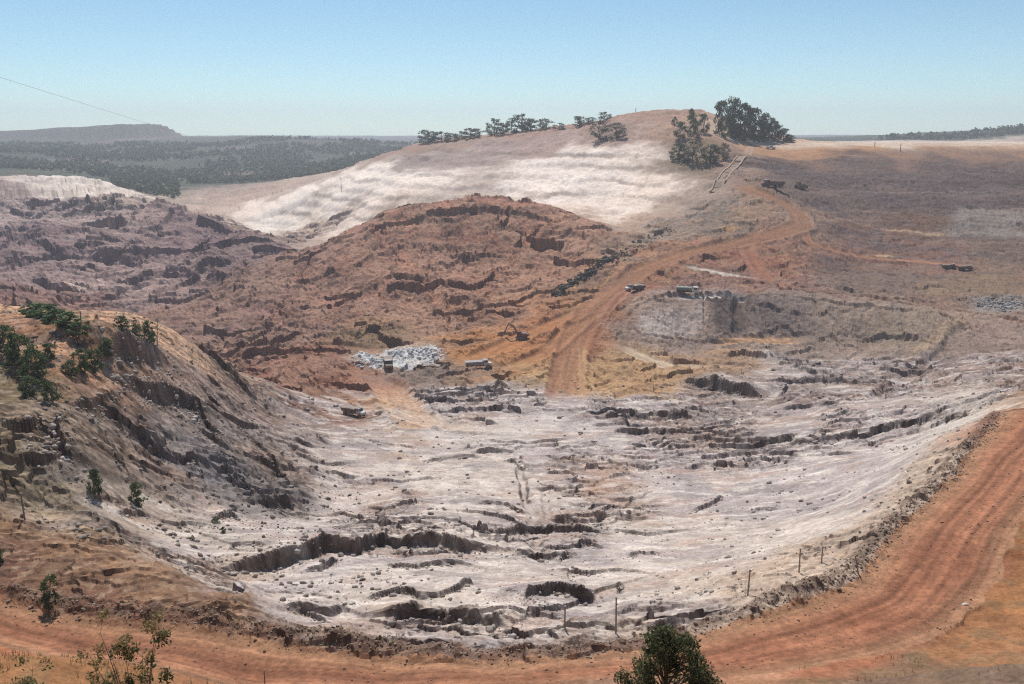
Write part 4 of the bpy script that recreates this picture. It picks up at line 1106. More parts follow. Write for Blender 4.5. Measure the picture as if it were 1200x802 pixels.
def soil_material():
    m, n, l, b = new_mat('soil')
    at = n.new('ShaderNodeVertexColor'); at.layer_name = 'soil_colour'
    g = n.new('ShaderNodeNewGeometry')
    n1 = n.new('ShaderNodeTexNoise'); n1.inputs['Scale'].default_value = 1.6; n1.inputs['Detail'].default_value = 6; n1.inputs['Roughness'].default_value = 0.65
    n2 = n.new('ShaderNodeTexNoise'); n2.inputs['Scale'].default_value = 0.33; n2.inputs['Detail'].default_value = 8; n2.inputs['Roughness'].default_value = 0.7
    n3 = n.new('ShaderNodeTexNoise'); n3.inputs['Scale'].default_value = 7.0; n3.inputs['Detail'].default_value = 4; n3.inputs['Roughness'].default_value = 0.7
    for t in (n1, n2, n3): l.new(g.outputs['Position'], t.inputs['Vector'])
    r1 = n.new('ShaderNodeMapRange'); r1.inputs[1].default_value = 0.25; r1.inputs[2].default_value = 0.75; r1.inputs[3].default_value = 0.62; r1.inputs[4].default_value = 1.36
    r2 = n.new('ShaderNodeMapRange'); r2.inputs[1].default_value = 0.3; r2.inputs[2].default_value = 0.7; r2.inputs[3].default_value = 0.74; r2.inputs[4].default_value = 1.25
    l.new(n1.outputs[0], r1.inputs[0]); l.new(n2.outputs[0], r2.inputs[0])
    mu = n.new('ShaderNodeMath'); mu.operation = 'MULTIPLY'; l.new(r1.outputs[0], mu.inputs[0]); l.new(r2.outputs[0], mu.inputs[1])
    r3 = n.new('ShaderNodeMapRange'); r3.inputs[1].default_value = 0.25; r3.inputs[2].default_value = 0.75; r3.inputs[3].default_value = 0.68; r3.inputs[4].default_value = 1.32
    l.new(n3.outputs[0], r3.inputs[0]); mu0 = mu; mu = n.new('ShaderNodeMath'); mu.operation = 'MULTIPLY'; l.new(mu0.outputs[0], mu.inputs[0]); l.new(r3.outputs[0], mu.inputs[1])
    mx = n.new('ShaderNodeMix'); mx.data_type = 'RGBA'; mx.blend_type = 'MULTIPLY'; mx.inputs[0].default_value = 1.0
    l.new(at.outputs[0], mx.inputs[6]); l.new(mu.outputs[0], mx.inputs[7])
    l.new(mx.outputs[2], b.inputs['Base Color'])
    b.inputs['Roughness'].default_value = 0.95; b.inputs['Specular IOR Level'].default_value = 0.12
    bp = n.new('ShaderNodeBump'); bp.inputs['Strength'].default_value = 0.9; bp.inputs['Distance'].default_value = 0.35
    l.new(n2.outputs[0], bp.inputs['Height'])
    bp2 = n.new('ShaderNodeBump'); bp2.inputs['Strength'].default_value = 0.8; bp2.inputs['Distance'].default_value = 0.10
    l.new(n1.outputs[0], bp2.inputs['Height']); l.new(bp.outputs[0], bp2.inputs['Normal'])
    l.new(bp2.outputs[0], b.inputs['Normal'])
    return m
SOIL = soil_material()

# ---------------------------------------------------------------- cut the sheet into named pieces of ground
NAMES = {'H': 'hillside', 'R': 'haul_road', 'M': 'road_verge', 'B': 'landslide_bank', 'P': 'pit_floor', 'W': 'eroded_hill', 'T': 'terraced_hill',
         'V': 'gullied_valley', 'D': 'dam_slope', 'U': 'work_terrace', 'L': 'dam_crest', 'C': 'grey_embankment', 'F': 'far_hills'}
WZ = ZW[..., :len(ZONES)].copy()
zi = {z: i for i, z in enumerate(ZONES)}
lab = WZ.argmax(-1)
lab[(road < 0.5) & (lab == zi['R'])] = zi['M']
lab[road > 0.5] = zi['R']
lab[(lab == zi['M']) & (edge_d < -14)] = zi['P']
fl = lab[:-1, :-1].ravel()
ii = np.arange((NR - 1) * NA).reshape(NR - 1, NA)[:, :-1].ravel()
quads = np.stack([ii, ii + 1, ii + NA + 1, ii + NA], 1)[:, ::-1]
V = np.stack([X, Y, Z], -1).reshape(-1, 3); VC = ALBEDO.reshape(-1, 3)
for z, nm in NAMES.items():
    q = quads[fl == zi[z]]
    if not len(q): continue
    u, inv = np.unique(q, return_inverse=True)
    me = bpy.data.meshes.new(nm); nv, nf = len(u), len(q)
    me.vertices.add(nv); me.vertices.foreach_set('co', V[u].astype(np.float32).ravel())
    me.loops.add(nf * 4); me.loops.foreach_set('vertex_index', inv.ravel().astype(np.int32))
    me.polygons.add(nf); me.polygons.foreach_set('loop_start', np.arange(0, nf * 4, 4, dtype=np.int32))
    me.polygons.foreach_set('use_smooth', np.full(nf, z in 'FTL'))
    me.update(calc_edges=True)
    ca = me.color_attributes.new('soil_colour', 'FLOAT_COLOR', 'POINT')
    ca.data.foreach_set('color', np.c_[VC[u], np.ones(nv)].astype(np.float32).ravel())
    me.materials.append(SOIL)
    o = bpy.data.objects.new(nm, me); COL.objects.link(o); o['kind'] = 'structure'

def gz(x, y):
    """ground height by bilinear lookup in the finished sheet"""
    r = math.hypot(x, y + 40); a = math.atan2(x, y + 40)
    i = min(max(int(np.searchsorted(rr, r)) - 1, 0), NR - 2); j = min(max(int(np.searchsorted(aa, a)) - 1, 0), NA - 2)
    fi = (r - rr[i]) / (rr[i + 1] - rr[i]); fj = (a - aa[j]) / (aa[j + 1] - aa[j])
    return float((Z[i, j] * (1 - fj) + Z[i, j + 1] * fj) * (1 - fi) + (Z[i + 1, j] * (1 - fj) + Z[i + 1, j + 1] * fj) * fi)

# ================================================================ things
rnd = random.Random(11)
ORD = ['first', 'second', 'third', 'fourth', 'fifth', 'sixth', 'seventh', 'eighth', 'ninth', 'tenth', 'eleventh', 'twelfth',
       'thirteenth', 'fourteenth', 'fifteenth', 'sixteenth', 'seventeenth', 'eighteenth', 'nineteenth', 'twentieth']

def paint(name, col, rough=0.6, metal=0.0, wear=0.25, dust=(0.35, 0.25, 0.18), scale=1.2):
    """a coat of colour with dust and wear laid over it unevenly"""
    m, n, l, b = new_mat(name)
    g = n.new('ShaderNodeTexCoord'); t = n.new('ShaderNodeTexNoise'); t.inputs['Scale'].default_value = scale; t.inputs['Detail'].default_value = 6
    l.new(g.outputs['Object'], t.inputs['Vector'])
    r = n.new('ShaderNodeMapRange'); r.inputs[1].default_value = 0.4; r.inputs[2].default_value = 0.75; r.inputs[3].default_value = 0.05; r.inputs[4].default_value = wear * 2.2
    l.new(t.outputs[0], r.inputs[0])
    mx = n.new('ShaderNodeMix'); mx.data_type = 'RGBA'; l.new(r.outputs[0], mx.inputs[0])
    mx.inputs[6].default_value = (*col, 1); mx.inputs[7].default_value = (*dust, 1)
    l.new(mx.outputs[2], b.inputs['Base Color']); b.inputs['Roughness'].default_value = rough; b.inputs['Metallic'].default_value = metal
    return m

def foliage(name, c1, c2, scale=0.8):
    m, n, l, b = new_mat(name)
    g = n.new('ShaderNodeNewGeometry'); t = n.new('ShaderNodeTexNoise'); t.inputs['Scale'].default_value = scale; t.inputs['Detail'].default_value = 4
    l.new(g.outputs['Position'], t.inputs['Vector'])
    cr = n.new('ShaderNodeValToRGB'); cr.color_ramp.elements[0].position = 0.35; cr.color_ramp.elements[1].position = 0.68
    cr.color_ramp.elements[0].color = (*c1, 1); cr.color_ramp.elements[1].color = (*c2, 1)
    l.new(t.outputs[0], cr.inputs[0]); l.new(cr.outputs[0], b.inputs['Base Color'])
    b.inputs['Roughness'].default_value = 0.6; b.inputs['Specular IOR Level'].default_value = 0.25
    tr = n.new('ShaderNodeBsdfTranslucent'); l.new(cr.outputs[0], tr.inputs[0])
    ms = n.new('ShaderNodeMixShader'); ms.inputs[0].default_value = 0.40
    l.new(b.outputs[0], ms.inputs[1]); l.new(tr.outputs[0], ms.inputs[2]); l.new(ms.outputs[0], n['Material Output'].inputs[0])
    return m

M = dict(
    leaf=foliage('leaf_green', (0.050, 0.084, 0.032), (0.125, 0.165, 0.070)),
    leaf_bright=foliage('leaf_bright_green', (0.040, 0.085, 0.025), (0.100, 0.160, 0.055)),
    leaf_grey=foliage('leaf_grey_green', (0.055, 0.062, 0.045), (0.120, 0.115, 0.080), 0.3),
    leaf_far=foliage('leaf_far_green', (0.062, 0.085, 0.045), (0.115, 0.132, 0.072), 0.12),
    leaf_near=foliage('leaf_near', (0.045, 0.065, 0.026), (0.210, 0.200, 0.105), 2.2),
    leaf_dry=foliage('leaf_dry', (0.16, 0.14, 0.055), (0.33, 0.25, 0.12), 2.0),
    straw=foliage('straw', (0.26, 0.20, 0.10), (0.45, 0.34, 0.18), 3.0),
    bark=paint('bark', (0.11, 0.08, 0.06), 0.9, 0, 0.4, (0.2, 0.16, 0.12), 3),
    deadwood=paint('dead_wood', (0.17, 0.12, 0.09), 0.9, 0, 0.4, (0.3, 0.24, 0.19), 3),
    post=paint('weathered_post', (0.22, 0.18, 0.14), 0.9, 0, 0.4, (0.35, 0.28, 0.22), 3),
    cable=paint('cable', (0.42, 0.44, 0.47), 0.6, 0.2, 0.1),
    tyre=paint('tyre', (0.025, 0.024, 0.023), 0.9, 0, 0.4),
    rim=paint('rim', (0.22, 0.18, 0.13), 0.6, 0.2, 0.4),
    glass=paint('glass', (0.03, 0.035, 0.04), 0.12, 0, 0.12),
    steel=paint('dark_steel', (0.07, 0.062, 0.058), 0.7, 0.3, 0.5),
    white=paint('white_paint', (0.62, 0.62, 0.60), 0.5, 0, 0.3),
    yellow=paint('ochre_paint', (0.34, 0.20, 0.07), 0.55, 0, 0.45),
    red=paint('red_paint', (0.26, 0.045, 0.040), 0.55, 0, 0.35),
    maroon=paint('maroon_paint', (0.12, 0.035, 0.045), 0.55, 0, 0.3),
    brown=paint('brown_paint', (0.10, 0.07, 0.05), 0.6, 0, 0.5),
    grey=paint('grey_paint', (0.24, 0.25, 0.26), 0.55, 0, 0.35),
    green=paint('grey_green_paint', (0.14, 0.19, 0.17), 0.55, 0, 0.35),
    concrete=paint('concrete', (0.24, 0.17, 0.12), 0.9, 0, 0.35, (0.30, 0.20, 0.14), 0.4),
    concrete_pale=paint('pale_concrete', (0.34, 0.25, 0.19), 0.9, 0, 0.3, (0.38, 0.28, 0.2), 0.4),
)

class MB:
    """collects shapes into one mesh"""
    def __init__(s): s.v = []; s.f = []
    def add(s, v, f):
        k = len(s.v); s.v += [tuple(p) for p in v]; s.f += [tuple(i + k for i in q) for q in f]; return s
    def box(s, x0, x1, y0, y1, z0, z1, bev=0.0, taper=(1, 1)):
        """box with chamfered upright edges; taper shrinks the top in x and y"""
        b = bev; cx, cy = (x0 + x1) / 2, (y0 + y1) / 2
        ring = [(x0 + b, y0), (x1 - b, y0), (x1, y0 + b), (x1, y1 - b), (x1 - b, y1), (x0 + b, y1), (x0, y1 - b), (x0, y0 + b)] if b > 0 else [(x0, y0), (x1, y0), (x1, y1), (x0, y1)]
        n = len(ring)
        v = [(x, y, z0) for x, y in ring] + [(cx + (x - cx) * taper[0], cy + (y - cy) * taper[1], z1) for x, y in ring]
        f = [tuple(range(n))[::-1], tuple(range(n, 2 * n))] + [(i, (i + 1) % n, n + (i + 1) % n, n + i) for i in range(n)]
        return s.add(v, f)
    def prism(s, prof, y0, y1):
        """side outline (x, z) pushed across from y0 to y1"""
        n = len(prof)
        v = [(x, y0, z) for x, z in prof] + [(x, y1, z) for x, z in prof]
        return s.add(v, [tuple(range(n)), tuple(range(n, 2 * n))[::-1]] + [(i, n + i, n + (i + 1) % n, (i + 1) % n) for i in range(n)])
    def wheel(s, cx, cy, cz, r, w, n=16, inner=0.0):
        v = []; f = []
        for yy, r2 in ((-w / 2, r * 0.93), (-w / 2 + 0.08 * r, r), (w / 2 - 0.08 * r, r), (w / 2, r * 0.93)):
            v += [(cx + r2 * math.cos(2 * math.pi * i / n), cy + yy, cz + r2 * math.sin(2 * math.pi * i / n)) for i in range(n)]
        for k in range(3): f += [(k * n + i, k * n + (i + 1) % n, (k + 1) * n + (i + 1) % n, (k + 1) * n + i) for i in range(n)]
        f += [tuple(range(n))[::-1], tuple(range(3 * n, 4 * n))]
        return s.add(v, f)
    def tube(s, pts, radii, n=6):
        v = []; f = []
        for i, p in enumerate(pts):
            p = Vector(p); d = (Vector(pts[min(i + 1, len(pts) - 1)]) - Vector(pts[max(i - 1, 0)])).normalized()
            a = d.cross(Vector((0.3, 0.9, 0.2))).normalized(); b = d.cross(a)
            v += [tuple(p + (a * math.cos(2 * math.pi * k / n) + b * math.sin(2 * math.pi * k / n)) * radii[i]) for k in range(n)]
        for i in range(len(pts) - 1): f += [(i * n + k, i * n + (k + 1) % n, (i + 1) * n + (k + 1) % n, (i + 1) * n + k) for k in range(n)]
        f += [tuple(range(n))[::-1], tuple(range((len(pts) - 1) * n, len(pts) * n))]
        return s.add(v, f)
    def mesh(s, name, mat):
        me = bpy.data.meshes.new(name); me.from_pydata(s.v, [], s.f); me.materials.append(mat); me.update()
        return me
    def build(s, name, mat, parent=None):
        o = bpy.data.objects.new(name, s.mesh(name, mat)); COL.objects.link(o)
        if parent: o.parent = parent
        return o

def tag(o, label, cat, group=None):
    o['label'] = label; o['category'] = cat
    if group: o['group'] = group
    return o
def thing(name, label, cat, loc, rz=0.0, group=None):
    o = bpy.data.objects.new(name, None); o.empty_display_size = 0.5; COL.objects.link(o)
    o.location = loc; o.rotation_euler = (0, 0, rz)
    return tag(o, label, cat, group)
def copy_under(src_children, root):
    for ch in src_children:
        c = ch.copy(); COL.objects.link(c); c.parent = root
        for g in ch.children:
            d = g.copy(); COL.objects.link(d); d.parent = c
def link(name, me, parent):
    o = bpy.data.objects.new(name, me); COL.objects.link(o); o.parent = parent; return o

# ---------------------------------------------------------------- trees and shrubs
def leaf_mesh(name, mat, blobs, n, size, seed, droop=0.0):
    """n small leaf faces spread through the given ellipsoids (cx, cy, cz, rx, ry, rz), denser at their skin"""
    r = np.random.RandomState(seed); B = np.array(blobs, float)
    vol = (B[:, 3] * B[:, 4] * B[:, 5]) ** 0.75; k = r.choice(len(B), n, p=vol / vol.sum())
    d = r.normal(size=(n, 3)); d /= np.linalg.norm(d, axis=1)[:, None]
    rad = r.rand(n) ** 0.45
    c = B[k, :3] + d * rad[:, None] * B[k, 3:6]; c[:, 2] -= droop * r.rand(n)
    a = r.normal(size=(n, 3)); a /= np.linalg.norm(a, axis=1)[:, None]
    b = np.cross(a, r.normal(size=(n, 3))); b /= np.linalg.norm(b, axis=1)[:, None]
    s = size * (0.6 + 0.8 * r.rand(n))[:, None]
    v = np.stack([c - a * s, c + b * s * 0.45, c + a * s, c - b * s * 0.45], 1).reshape(-1, 3)
    me = bpy.data.meshes.new(name); me.from_pydata(v.tolist(), [], np.arange(4 * n).reshape(-1, 4).tolist()); me.materials.append(mat); me.update()
    return me

def make_tree_kind(seed, mat, leaves=800, size=0.035, spread=0.42, base=0.18, clumps=22, shape='round'):
    """unit tree (height 1): trunk with limbs, crown of leaf clumps at the limb ends"""
    r = random.Random(seed); t = MB(); blobs = []
    sway = [(r.uniform(-.03, .03) * k, r.uniform(-.03, .03) * k, z) for k, z in enumerate((0, .3, .6, .85))]
    sway[0] = (0, 0, -0.06)
    t.tube(sway, (.030, .022, .014, .005), 6)
    for k in range(clumps):
        h = base + (1 - base) * (k + r.random()) / clumps
        if shape == 'round': w = spread * math.sqrt(max(0.05, 1 - ((h - base) / (1 - base) * 1.75 - 0.75) ** 2)) 
        elif shape == 'tall': w = spread * (0.55 + 0.45 * math.sin(math.pi * min(1, (h - base) / (1 - base) + 0.15)))
        else: w = spread * (1.08 - h)
        a = r.uniform(0, 6.283); d = w * math.sqrt(r.uniform(0.15, 1))
        p = (d * math.cos(a), d * math.sin(a), min(h, 0.96))
        z0 = max(0.08, h - 0.18 - 0.2 * r.random())
        t.tube([(0, 0, z0), (p[0] * .5, p[1] * .5, (z0 + p[2]) / 2 + .02), p], (.010, .006, .003), 4)
        q = r.uniform(.07, .13) * (spread / .36)
        blobs.append((*p, q * 1.25, q * 1.25, q * 0.85))
    return t.mesh('trunk', M['bark']), leaf_mesh('crown', mat, blobs, leaves, size, seed)

KINDS = {
    'green': [make_tree_kind(s, M['leaf'], 1100, .052, .42, .04, 26) for s in (1, 2, 3, 4)],
    'bright': [make_tree_kind(s, M['leaf_bright'], 800, .075, .46, .02, 18) for s in (5, 6)],
    'ridge': [make_tree_kind(s, M['leaf_far'], 620, .055, .44, .0, 20) for s in (7, 8, 9)],
    'wood': [make_tree_kind(s, M['leaf_far'], 1500, .042, .40, .02, 30) for s in (10, 11, 12)],
    'grey': [make_tree_kind(s, M['leaf_grey'], 1000, .040, .44, .02, 24) for s in (13, 14)],
    'hill': [make_tree_kind(s, M['leaf'], 1200, .042, .38, .06, 28, 'tall') for s in (15, 16)],
}
def tree(name, kind, k, x, y, h, wd, label, cat, group=None, sink=0.03):
    tr, cr = KINDS[kind][k % len(KINDS[kind])]
    o = thing(name, label, cat, (x, y, gz(x, y) - sink * h), rnd.uniform(0, 6.28), group)
    sw = wd / h / 0.86 if wd else 1.0
    o.scale = (h * sw, h * sw, h)
    link('trunk', tr, o); link('crown', cr, o)
    return o

P = PLACES
for i, (x, y, h, w) in enumerate(P['ridge_tree']):
    tree('tree', 'ridge', i, x, y, h * 1.0, w * 1.9, '%s tree from the left in the row along the ridge skyline' % ORD[i], 'tree', 'trees along the ridge skyline')
for i, (x, y, h, w) in enumerate(P['hill_bush']):
    tree('bush', 'grey', i, x, y, h, w, ('left' if i == 0 else 'right') + ' one of two grey leafless-looking bushes below the ridge, above the pale terraces', 'bush', 'grey bushes below the ridge')
HT = ['leaning green tree left of the tallest tree on the hill top', 'tallest dark green tree on the hill top beside the dusty track', 'dark green tree right of the tallest one on the hill top', 'small tree at the left foot of the hill top clump']
for i, (x, y, h, w) in enumerate(P['hill_tree']): tree('tree', 'hill', i, x, y, h * .72, w * .95, HT[i], 'tree', 'trees on the hill top')
for i, (x, y, h, w) in enumerate(P['slope_bush']):
    tree('bush', 'grey' if i % 2 else 'wood', i, x, y, h, w, '%s bush from the left on the brown slope under the hill top trees' % ORD[i], 'bush', 'bushes on the slope under the hill top')
WL = ['tall rounded tree at the left end of the dark wood by the dam', 'tallest tree of the dark wood by the dam', 'broad tree third from the left in the dark wood by the dam',
      'fourth tree of the dark wood by the dam, in the falling skyline', 'fifth tree of the dark wood by the dam, in the falling skyline', 'sixth tree of the dark wood by the dam, low in the skyline',
      'low tree near the right end of the dark wood by the dam', 'smallest tree at the right end of the dark wood by the dam', 'tree standing in front of the tallest ones in the dark wood', 'lower tree in front of the middle of the dark wood']
for i, (x, y, h, w) in enumerate(P['wood_tree']): tree('tree', 'wood', i, x, y, h * .92, w * 1.1, WL[i], 'tree', 'trees of the wood by the dam')
BT = ['big dark green tree at the left edge of the picture on the slipped bank', 'big dark green tree second from the picture edge on the slipped bank', 'dark green tree at the right of the big group on the bank', 'low round tree below the big group on the bank',
      'low tree under the big group of trees near the picture edge', 'green tree at the left end of the clump above the pale ledge', 'second green tree of the clump above the pale ledge', 'pointed green tree of the clump left above the pale ledge',
      'round green tree right behind the pale ledge', 'small green tree behind the middle of the pale ledge', 'dark tree beside the dead trunks at the right end of the pale ledge', 'lone small tree low on the bank, left of its neighbour',
      'lone small tree low on the bank beside the cracked white mud', 'small tree between the big group and the clump on the bank', 'small round bush tree below the clump left of the ledge']
for i, (x, y, h, w) in enumerate(P['bank_tree']): tree('tree', 'green', i, x, y, h, w, BT[i], 'tree', 'trees on the slipped bank')
for i, (x, y, h, w) in enumerate(P['strip_bush']):
    tree('bush', 'bright', i, x, y, h, w * 1.25, '%s bush from the left in the bright green strip on the bank top' % ORD[i], 'bush', 'bright green bushes on the bank top')
TS = ['thin lone shrub on the tan crest of the bank', 'tiny plant on the white cracked mud nearest the bank', 'small dark plant on the white mud beside a crack', 'small bush on the pale sand above the tallest post', 'dark shrub at the left picture edge above the verge', 'dark low plant at the foot of the bank']
for i, (x, y, h, w) in enumerate(P['thin_shrub']): tree('shrub', 'grey' if i in (0, 3) else 'green', i + 1, x, y, h, w, TS[i], 'shrub')
x, y, h, w = P['verge_plant'][0]
tree('sapling', 'green', 2, x, y, h, w, 'slim leaning green sapling on the near road verge', 'sapling').rotation_euler = (0.05, 0.16, 1.0)
for i, (x, y, h) in enumerate(P['dead_tree']):
    t = MB(); r = random.Random(40 + i); d = 0.10 if i == 0 else -0.06
    o = thing('dead_tree', ('taller' if i == 0 else 'shorter') + ' of two bare dead trunks standing above the dark scarp', 'dead tree', (x, y, gz(x, y)), 0, 'dead trunks above the scarp')
    MB().tube([(0, 0, -.3), (d * h * .4, 0, h * .45), (d * h * .7, 0.1, h * .8), (d * h, 0, h)], (.16, .12, .08, .03), 6).build('trunk', M['deadwood'], o)
    for k in range(7):
        z = h * (.35 + .09 * k); a = r.uniform(0, 6.28); l_ = h * r.uniform(.1, .22)
        MB().tube([(d * z, 0, z), (d * z + l_ * math.cos(a) * .6, l_ * math.sin(a) * .6, z + l_ * .5), (d * z + l_ * math.cos(a), l_ * math.sin(a), z + l_ * .9)], (.05, .035, .012), 5).build('branch', M['deadwood'], o)

# near tree at the bottom of the picture
def near_tree():
    x, y = 4.75, 24.2; z = gz(x, y)
    o = thing('tree', 'leafy olive green tree crown in front of the haul road', 'tree', (x, y, z))
    t = MB(); r = random.Random(5); top = 85.2 - z
    t.tube([(0, 0, -.2), (.05, 0, top * .4), (.0, 0, top * .7), (.12, 0, top * .97)], (.12, .09, .06, .015), 8)
    blobs = []
    for k in range(90):
        f = (k + r.random()) / 90; h = top * (0.28 + 0.70 * f)
        w = 2.15 * (1 - f) ** 0.62 + 0.12
        a = r.uniform(0, 6.283); d = w * math.sqrt(r.uniform(.1, 1))
        p = (d * math.cos(a) + 0.10 - (0.25 if d * math.cos(a) < 0 else 0) * (1 - f), d * math.sin(a), h)
        z0 = max(.3, h - .5 - .7 * r.random())
        t.tube([(0, 0, z0), (p[0] * .5, p[1] * .5, (z0 + h) / 2 + .05), p], (.035, .02, .008), 5)
        q = r.uniform(.20, .42); blobs.append((*p, q, q, q * .8))
    t.build('trunk', M['bark'], o)
    link('crown', leaf_mesh('crown', M['leaf_near'], blobs, 14000, .062, 77), o)
near_tree()

def dry_shrub(x, y, h, wd, label, seed, leaves, name='shrub', lean=0.0, green=0.5):
    z = gz(x, y); o = thing(name, label, 'shrub', (x, y, z)); r = random.Random(seed); t = MB(); bl = []
    for k in range(13):
        a = r.uniform(0, 6.283); s = r.uniform(.25, 1) * wd / 2; hh = h * r.uniform(.6, 1.0)
        p = [(0, 0, -.1), (s * .35 * math.cos(a) + lean * .3, s * .35 * math.sin(a), hh * .45), (s * .8 * math.cos(a) + lean * .7, s * .8 * math.sin(a), hh * .8), (s * math.cos(a) * 1.15 + lean, s * math.sin(a) * 1.15, hh)]
        t.tube(p, (.03, .022, .012, .004), 5)
        for q in range(3):
            u = r.uniform(.35, 1); b = Vector(p[2]).lerp(Vector(p[3]), u) if u > .6 else Vector(p[1]).lerp(Vector(p[2]), u)
            e = b + Vector((r.uniform(-.35, .35), r.uniform(-.35, .35), r.uniform(0, .45)))
            t.tube([tuple(b), tuple(e)], (.008, .003), 4); bl.append((*e, .22, .22, .2))
    t.build('stems', M['deadwood'], o)
    link('foliage', leaf_mesh('foliage', M['leaf_dry'], bl, leaves, .055, seed), o)
    gb = [b for b in bl if r.random() < green]
    if gb: link('green_leaves', leaf_mesh('green_leaves', M['leaf_bright'], gb, int(leaves * .35), .06, seed + 1, .3), o)
    return o
dry_shrub(-10.9, 22.5, 4.9, 2.8, 'big half-dry shrub with bare stems at the bottom left in front of the road', 3, 2400, lean=-.2)
dry_shrub(-15.9, 25.2, 4.2, 2.0, 'dark leafy shrub at the bottom left corner of the picture', 8, 1500, green=.8)
dry_shrub(-9.2, 24.0, 3.0, 1.2, 'small green-tipped shrub right of the big half-dry one', 14, 700, green=.9)

# dry grass on the near bank, nobody could count it
def grass():
    r = np.random.RandomState(9); v = []; f = []
    for k in range(9000):
        side = r.rand()
        if side < .72: x = -r.uniform(12, 62); y = r.uniform(24, 92)
        else: x = r.uniform(20, 62); y = r.uniform(24, 84)
        i = math.hypot(x, y + 40)
        if inside(road_poly, np.array([x]), np.array([y]))[0] or perlin(np.array([x / 6.0]), np.array([y / 6.0]), 91)[0] < -0.05 + (0.25 if x > 0 else 0): continue
        z = gz(x, y) - .03; h = r.uniform(.25, .8)
        for q in range(3):
            a = r.uniform(0, 6.28); dx, dy = math.cos(a) * .035, math.sin(a) * .035; lx, ly = r.uniform(-.25, .25, 2) * h; n = len(v)
            v += [(x - dx, y - dy, z), (x + dx, y + dy, z), (x + lx, y + ly, z + h)]; f.append((n, n + 1, n + 2))
    me = bpy.data.meshes.new('dry_grass'); me.from_pydata(v, [], f); me.materials.append(M['straw']); me.update()
    o = bpy.data.objects.new('dry_grass', me); COL.objects.link(o); o['kind'] = 'stuff'; tag(o, 'dry straw coloured grass on the near bank beside the haul road', 'grass')
grass()

# far-off woods that read as one mass
def forest(name, label, pts, seed, h0=(6, 12)):
    r = np.random.RandomState(seed); v = []; f = []
    for x, y in pts:
        z = gz(x, y); h = r.uniform(*h0); w = h * r.uniform(.35, .6)
        for q in range(9):
            c = np.array([x, y, z + h * r.uniform(.15, .85)]) + r.normal(size=3) * (w * .35, w * .35, 0)
            a = r.normal(size=3); a /= np.linalg.norm(a); b = np.cross(a, r.normal(size=3)); b /= np.linalg.norm(b); s = w * r.uniform(.35, .6); n = len(v)
            v += [tuple(c - a * s), tuple(c + b * s), tuple(c + a * s), tuple(c - b * s)]; f.append((n, n + 1, n + 2, n + 3))
    me = bpy.data.meshes.new(name); me.from_pydata(v, [], f); me.materials.append(M['leaf_far']); me.update()
    o = bpy.data.objects.new(name, me); COL.objects.link(o); o['kind'] = 'stuff'; tag(o, label, 'forest')
r = np.random.RandomState(3)
pts = []
while len(pts) < 10000:
    y = r.uniform(1450, 2650); a = r.uniform(-.85, -.10); x = a * y
    k = perlin(np.array([x / 160.0]), np.array([y / 160.0]), 33)[0]
    if k > (-0.42 if y < 1750 else -0.12) + 0.5 * max(0, (y - 2350) / 800): pts.append((x, y))
pts += [(a * y, y) for a, y in zip(r.uniform(-.445, -.372, 420), r.uniform(1120, 1480, 420))]
forest('forest', 'dark hazy forest on the far hills behind the valley', pts, 21)
pts = [(x, 1840 + r.uniform(0, 120)) for x in r.uniform(760, 1500, 900) if r.rand() < .25 + (x - 760) / 420]
forest('forest', 'dark wooded rise on the horizon beyond the dam crest', pts, 22, (8, 16))

# ---------------------------------------------------------------- loose rock
ICO_V = None
def rocks(name, label, spots, mat, seed, cat='rubble'):
    """spots: (x, y, size); each a lumpy twenty-sided stone half sunk in the ground"""
    global ICO_V, ICO_F
    if ICO_V is None:
        p = (1 + 5 ** .5) / 2
        ICO_V = np.array([(-1, p, 0), (1, p, 0), (-1, -p, 0), (1, -p, 0), (0, -1, p), (0, 1, p), (0, -1, -p), (0, 1, -p), (p, 0, -1), (p, 0, 1), (-p, 0, -1), (-p, 0, 1)]) / 1.9
        ICO_F = np.array([(0, 11, 5), (0, 5, 1), (0, 1, 7), (0, 7, 10), (0, 10, 11), (1, 5, 9), (5, 11, 4), (11, 10, 2), (10, 7, 6), (7, 1, 8), (3, 9, 4), (3, 4, 2), (3, 2, 6), (3, 6, 8), (3, 8, 9), (4, 9, 5), (2, 4, 11), (6, 2, 10), (8, 6, 7), (9, 8, 1)])
    r = np.random.RandomState(seed); n = len(spots); S = np.array(spots)
    v = np.repeat(ICO_V[None], n, 0) * (0.65 + 0.7 * r.rand(n, 12, 1)) * (0.6 + 0.8 * r.rand(n, 1, 3)) * (1, 1, .7)
    a = r.rand(n) * 6.283; ca, sa = np.cos(a)[:, None], np.sin(a)[:, None]
    v = np.stack([v[..., 0] * ca - v[..., 1] * sa, v[..., 0] * sa + v[..., 1] * ca, v[..., 2]], -1) * (S[:, 2] * .5)[:, None, None]
    z = np.array([gz(x, y) for x, y in S[:, :2]])
    v += np.stack([S[:, 0], S[:, 1], z + S[:, 2] * .12], -1)[:, None]
    f = (np.arange(n)[:, None, None] * 12 + ICO_F[None]).reshape(-1, 3); v = v.reshape(-1, 3)
    me = bpy.data.meshes.new(name); me.vertices.add(len(v)); me.vertices.foreach_set('co', v.astype(np.float32).ravel())
    me.loops.add(len(f) * 3); me.loops.foreach_set('vertex_index', f.ravel().astype(np.int32)); me.polygons.add(len(f)); me.polygons.foreach_set('loop_start', np.arange(0, len(f) * 3, 3, dtype=np.int32))
    me.update(calc_edges=True); me.materials.append(mat)
    o = bpy.data.objects.new(name, me); COL.objects.link(o); o['kind'] = 'stuff'; tag(o, label, cat)

